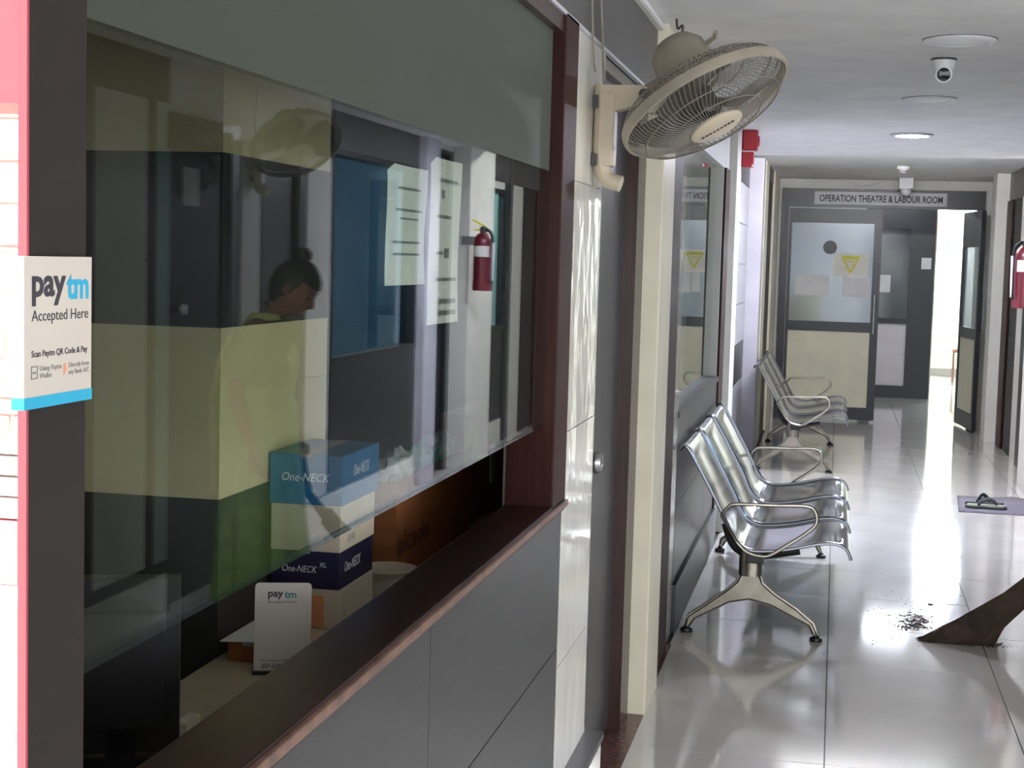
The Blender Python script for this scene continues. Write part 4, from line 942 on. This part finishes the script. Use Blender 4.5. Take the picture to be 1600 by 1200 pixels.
dp = MB().loft(dr, closed=False).build('sari_drape', 'drape', pe); dp.modifiers.new('s', 'SOLIDIFY').thickness = .004
tail = [[Vector((PX + .165 + .008 * math.sin(j * 1.5 + z * 9), PY - .14 + .028 * j, z)) for j in range(7)] for z in (1.16, 1.05, .9, .75, .6, .5)]
for r_ in tail[0]: r_.x -= .07
for r_ in tail[1]: r_.x -= .02
td = MB().loft(tail, closed=False).build('sari_tail', 'drape', pe); td.modifiers.new('s', 'SOLIDIFY').thickness = .004
hb_ = bmesh.new(); bmesh.ops.create_uvsphere(hb_, u_segments=40, v_segments=28, radius=1)
dele = []
for v in hb_.verts:
    x, y, z = v.co
    keep = (z > .38) if x > .45 else (z > .38 - (.45 - x) * 1.9)
    if not keep: dele.append(v)
    n = 1 + .015 * math.sin(18 * math.atan2(y, z + .2))
    X = x * .104 * n; Y_ = y * .082 * n * (1 + (.28 * z if z < 0 else 0)); Z = z * .122 * n
    if x < 0: X *= 1.05
    v.co = hq @ Vector((X, Y_, Z))
bmesh.ops.delete(hb_, geom=dele, context='VERTS')
me = bpy.data.meshes.new('hair'); hb_.to_mesh(me); hb_.free()
for p in me.polygons: p.use_smooth = True
ha_ = link('hair', me, 'hair', pe); ha_.modifiers.new('s', 'SOLIDIFY').thickness = .006
MB().lathe([(.0, -.034), (.02, -.03), (.034, -.012), (.036, .008), (.026, .026), (.0, .034)], 20, hq @ Matrix.Translation((-.055, 0, .125))).build('hair_bun', 'hair', pe)
for s in (1, -1):
    MB().lathe([(0, -.011), (.008, -.008), (.0112, 0), (.008, .008), (0, .011)], 14, hq @ Matrix.Translation((.076, s * .029, .004))).build('eye', 'hair', pe)
    MB().tube([hq @ Vector((.086, s * .014, .030)), hq @ Vector((.086, s * .032, .034)), hq @ Vector((.076, s * .050, .027))], .003, 6).build('eyebrow', 'hair', pe)
MB().tube([hq @ Vector((.083, -.02, -.062)), hq @ Vector((.094, 0, -.060)), hq @ Vector((.083, .02, -.062))], [.003, .005, .003], 8).build('lips', 'orange_ink', pe)

br = thing('broom', 'brown grass broom sweeping dust on the white floor at right', 'broom', (.6, 6.35, 0))
B0 = Vector((.99, 6.345, .46)); B1 = Vector((1.04, 6.30, .60)); B2 = Vector((1.09, 6.29, .68))
B1 = Vector((PX - .068, PY + .314, .60)); B2 = B1 + (B1 - B0).normalized() * .14
MB().tube([B0, B1, B2], [.020, .016, .015], 10).build('handle', 'bristle', br)
MB().tube([B0 + (B1 - B0) * .02, B0 + (B1 - B0) * .14], .023, 12).build('binding', 'bristle_dark', br)
LE = [(1.0, .50), (.775, .263), (.592, .135), (.492, .066), (.41, .014)]; RE = [(1.035, .47), (.795, .172), (.722, .10), (.690, .022), (.665, .006)]
def along(c, t):
    f = t * (len(c) - 1); k = min(int(f), len(c) - 2); g = f - k; return Vector((c[k][0] * (1 - g) + c[k + 1][0] * g, 0, c[k][1] * (1 - g) + c[k + 1][1] * g))
core = []
for k in range(13):
    t = k / 12; a = along(LE, t); b = along(RE, t); c = (a + b) / 2; h = (a - b) / 2 * .8; dy = .016 + .012 * t
    core.append([Vector((c.x + h.x * math.cos(q_ * math.pi / 8), 6.345 + .015 * t + dy * math.sin(q_ * math.pi / 8), max(.004, c.z + h.z * math.cos(q_ * math.pi / 8)))) for q_ in range(16)])
MB().loft(core).build('bristle_core', 'bristle', br)
bs = MB()
for i in range(1100):
    u = random.random(); sy = random.uniform(-1, 1); pts = []
    for k in range(5):
        t = .12 + .88 * k / 4; a = along(LE, t); b = along(RE, t); p = a.lerp(b, u); w_ = math.sqrt(max(0, 1 - (2 * u - 1) ** 2)) if k else .8
        pts.append(Vector((p.x + random.uniform(-.006, .006) * t, 6.345 + .015 * t + sy * (.022 + .018 * t) * max(.35, w_) + random.uniform(-.004, .004), max(.003, p.z + random.uniform(-.004, .006) * t))))
    pts.append(pts[-1] + Vector((-.01 - .02 * random.random() * (1 - u), random.uniform(-.02, .02), 0))); pts[-1].z = .003 + random.random() * .004
    bs.tube(pts, [.0018, .002, .002, .002, .0018, .0008], 3)
bs = bs.build('bristles', 'bristle', br); bs['kind'] = 'stuff'
tips = MB()
for i in range(160):
    x = random.uniform(.40, .70); y = 6.36 + random.uniform(-.035, .04); d_ = random.uniform(-.6, .6)
    tips.tube([(x, y, .006), (x - .03 * math.cos(d_), y + .03 * math.sin(d_), .003)], [.0018, .0008], 3)
tips = tips.build('bristle_tips', 'bristle_dark', br); tips['kind'] = 'stuff'

dt = MB()
def speck(x, y, s):
    n = random.randint(4, 6); a0 = random.random() * 6; st = random.uniform(1, 3); an = random.uniform(0, 3.1)
    pts = []
    for k in range(n):
        a = a0 + 2 * math.pi * k / n; rr_ = s * random.uniform(.5, 1.2); px, py = rr_ * math.cos(a) * st, rr_ * math.sin(a); pts.append((x + px * math.cos(an) - py * math.sin(an), y + px * math.sin(an) + py * math.cos(an)))
    dt.prism(pts, .0002, .0006 + s * .5)
for i in range(200): speck(random.gauss(.395, .035), random.gauss(6.68, .075), random.uniform(.001, .0048))
for i in range(60): speck(random.gauss(.335, .02), random.gauss(6.57, .03), random.uniform(.001, .004))
for i in range(90): speck(random.uniform(.15, .75), random.uniform(6.2, 7.3), random.uniform(.0008, .003))
for i in range(70): speck(random.gauss(.68, .03), random.gauss(6.36, .03), random.uniform(.001, .004))
speck(.47, 7.05, .009)
tag(dt.build('swept_dust', 'dirt'), 'scattered dark dust swept together on the floor left of the broom', 'dust', kind='stuff')
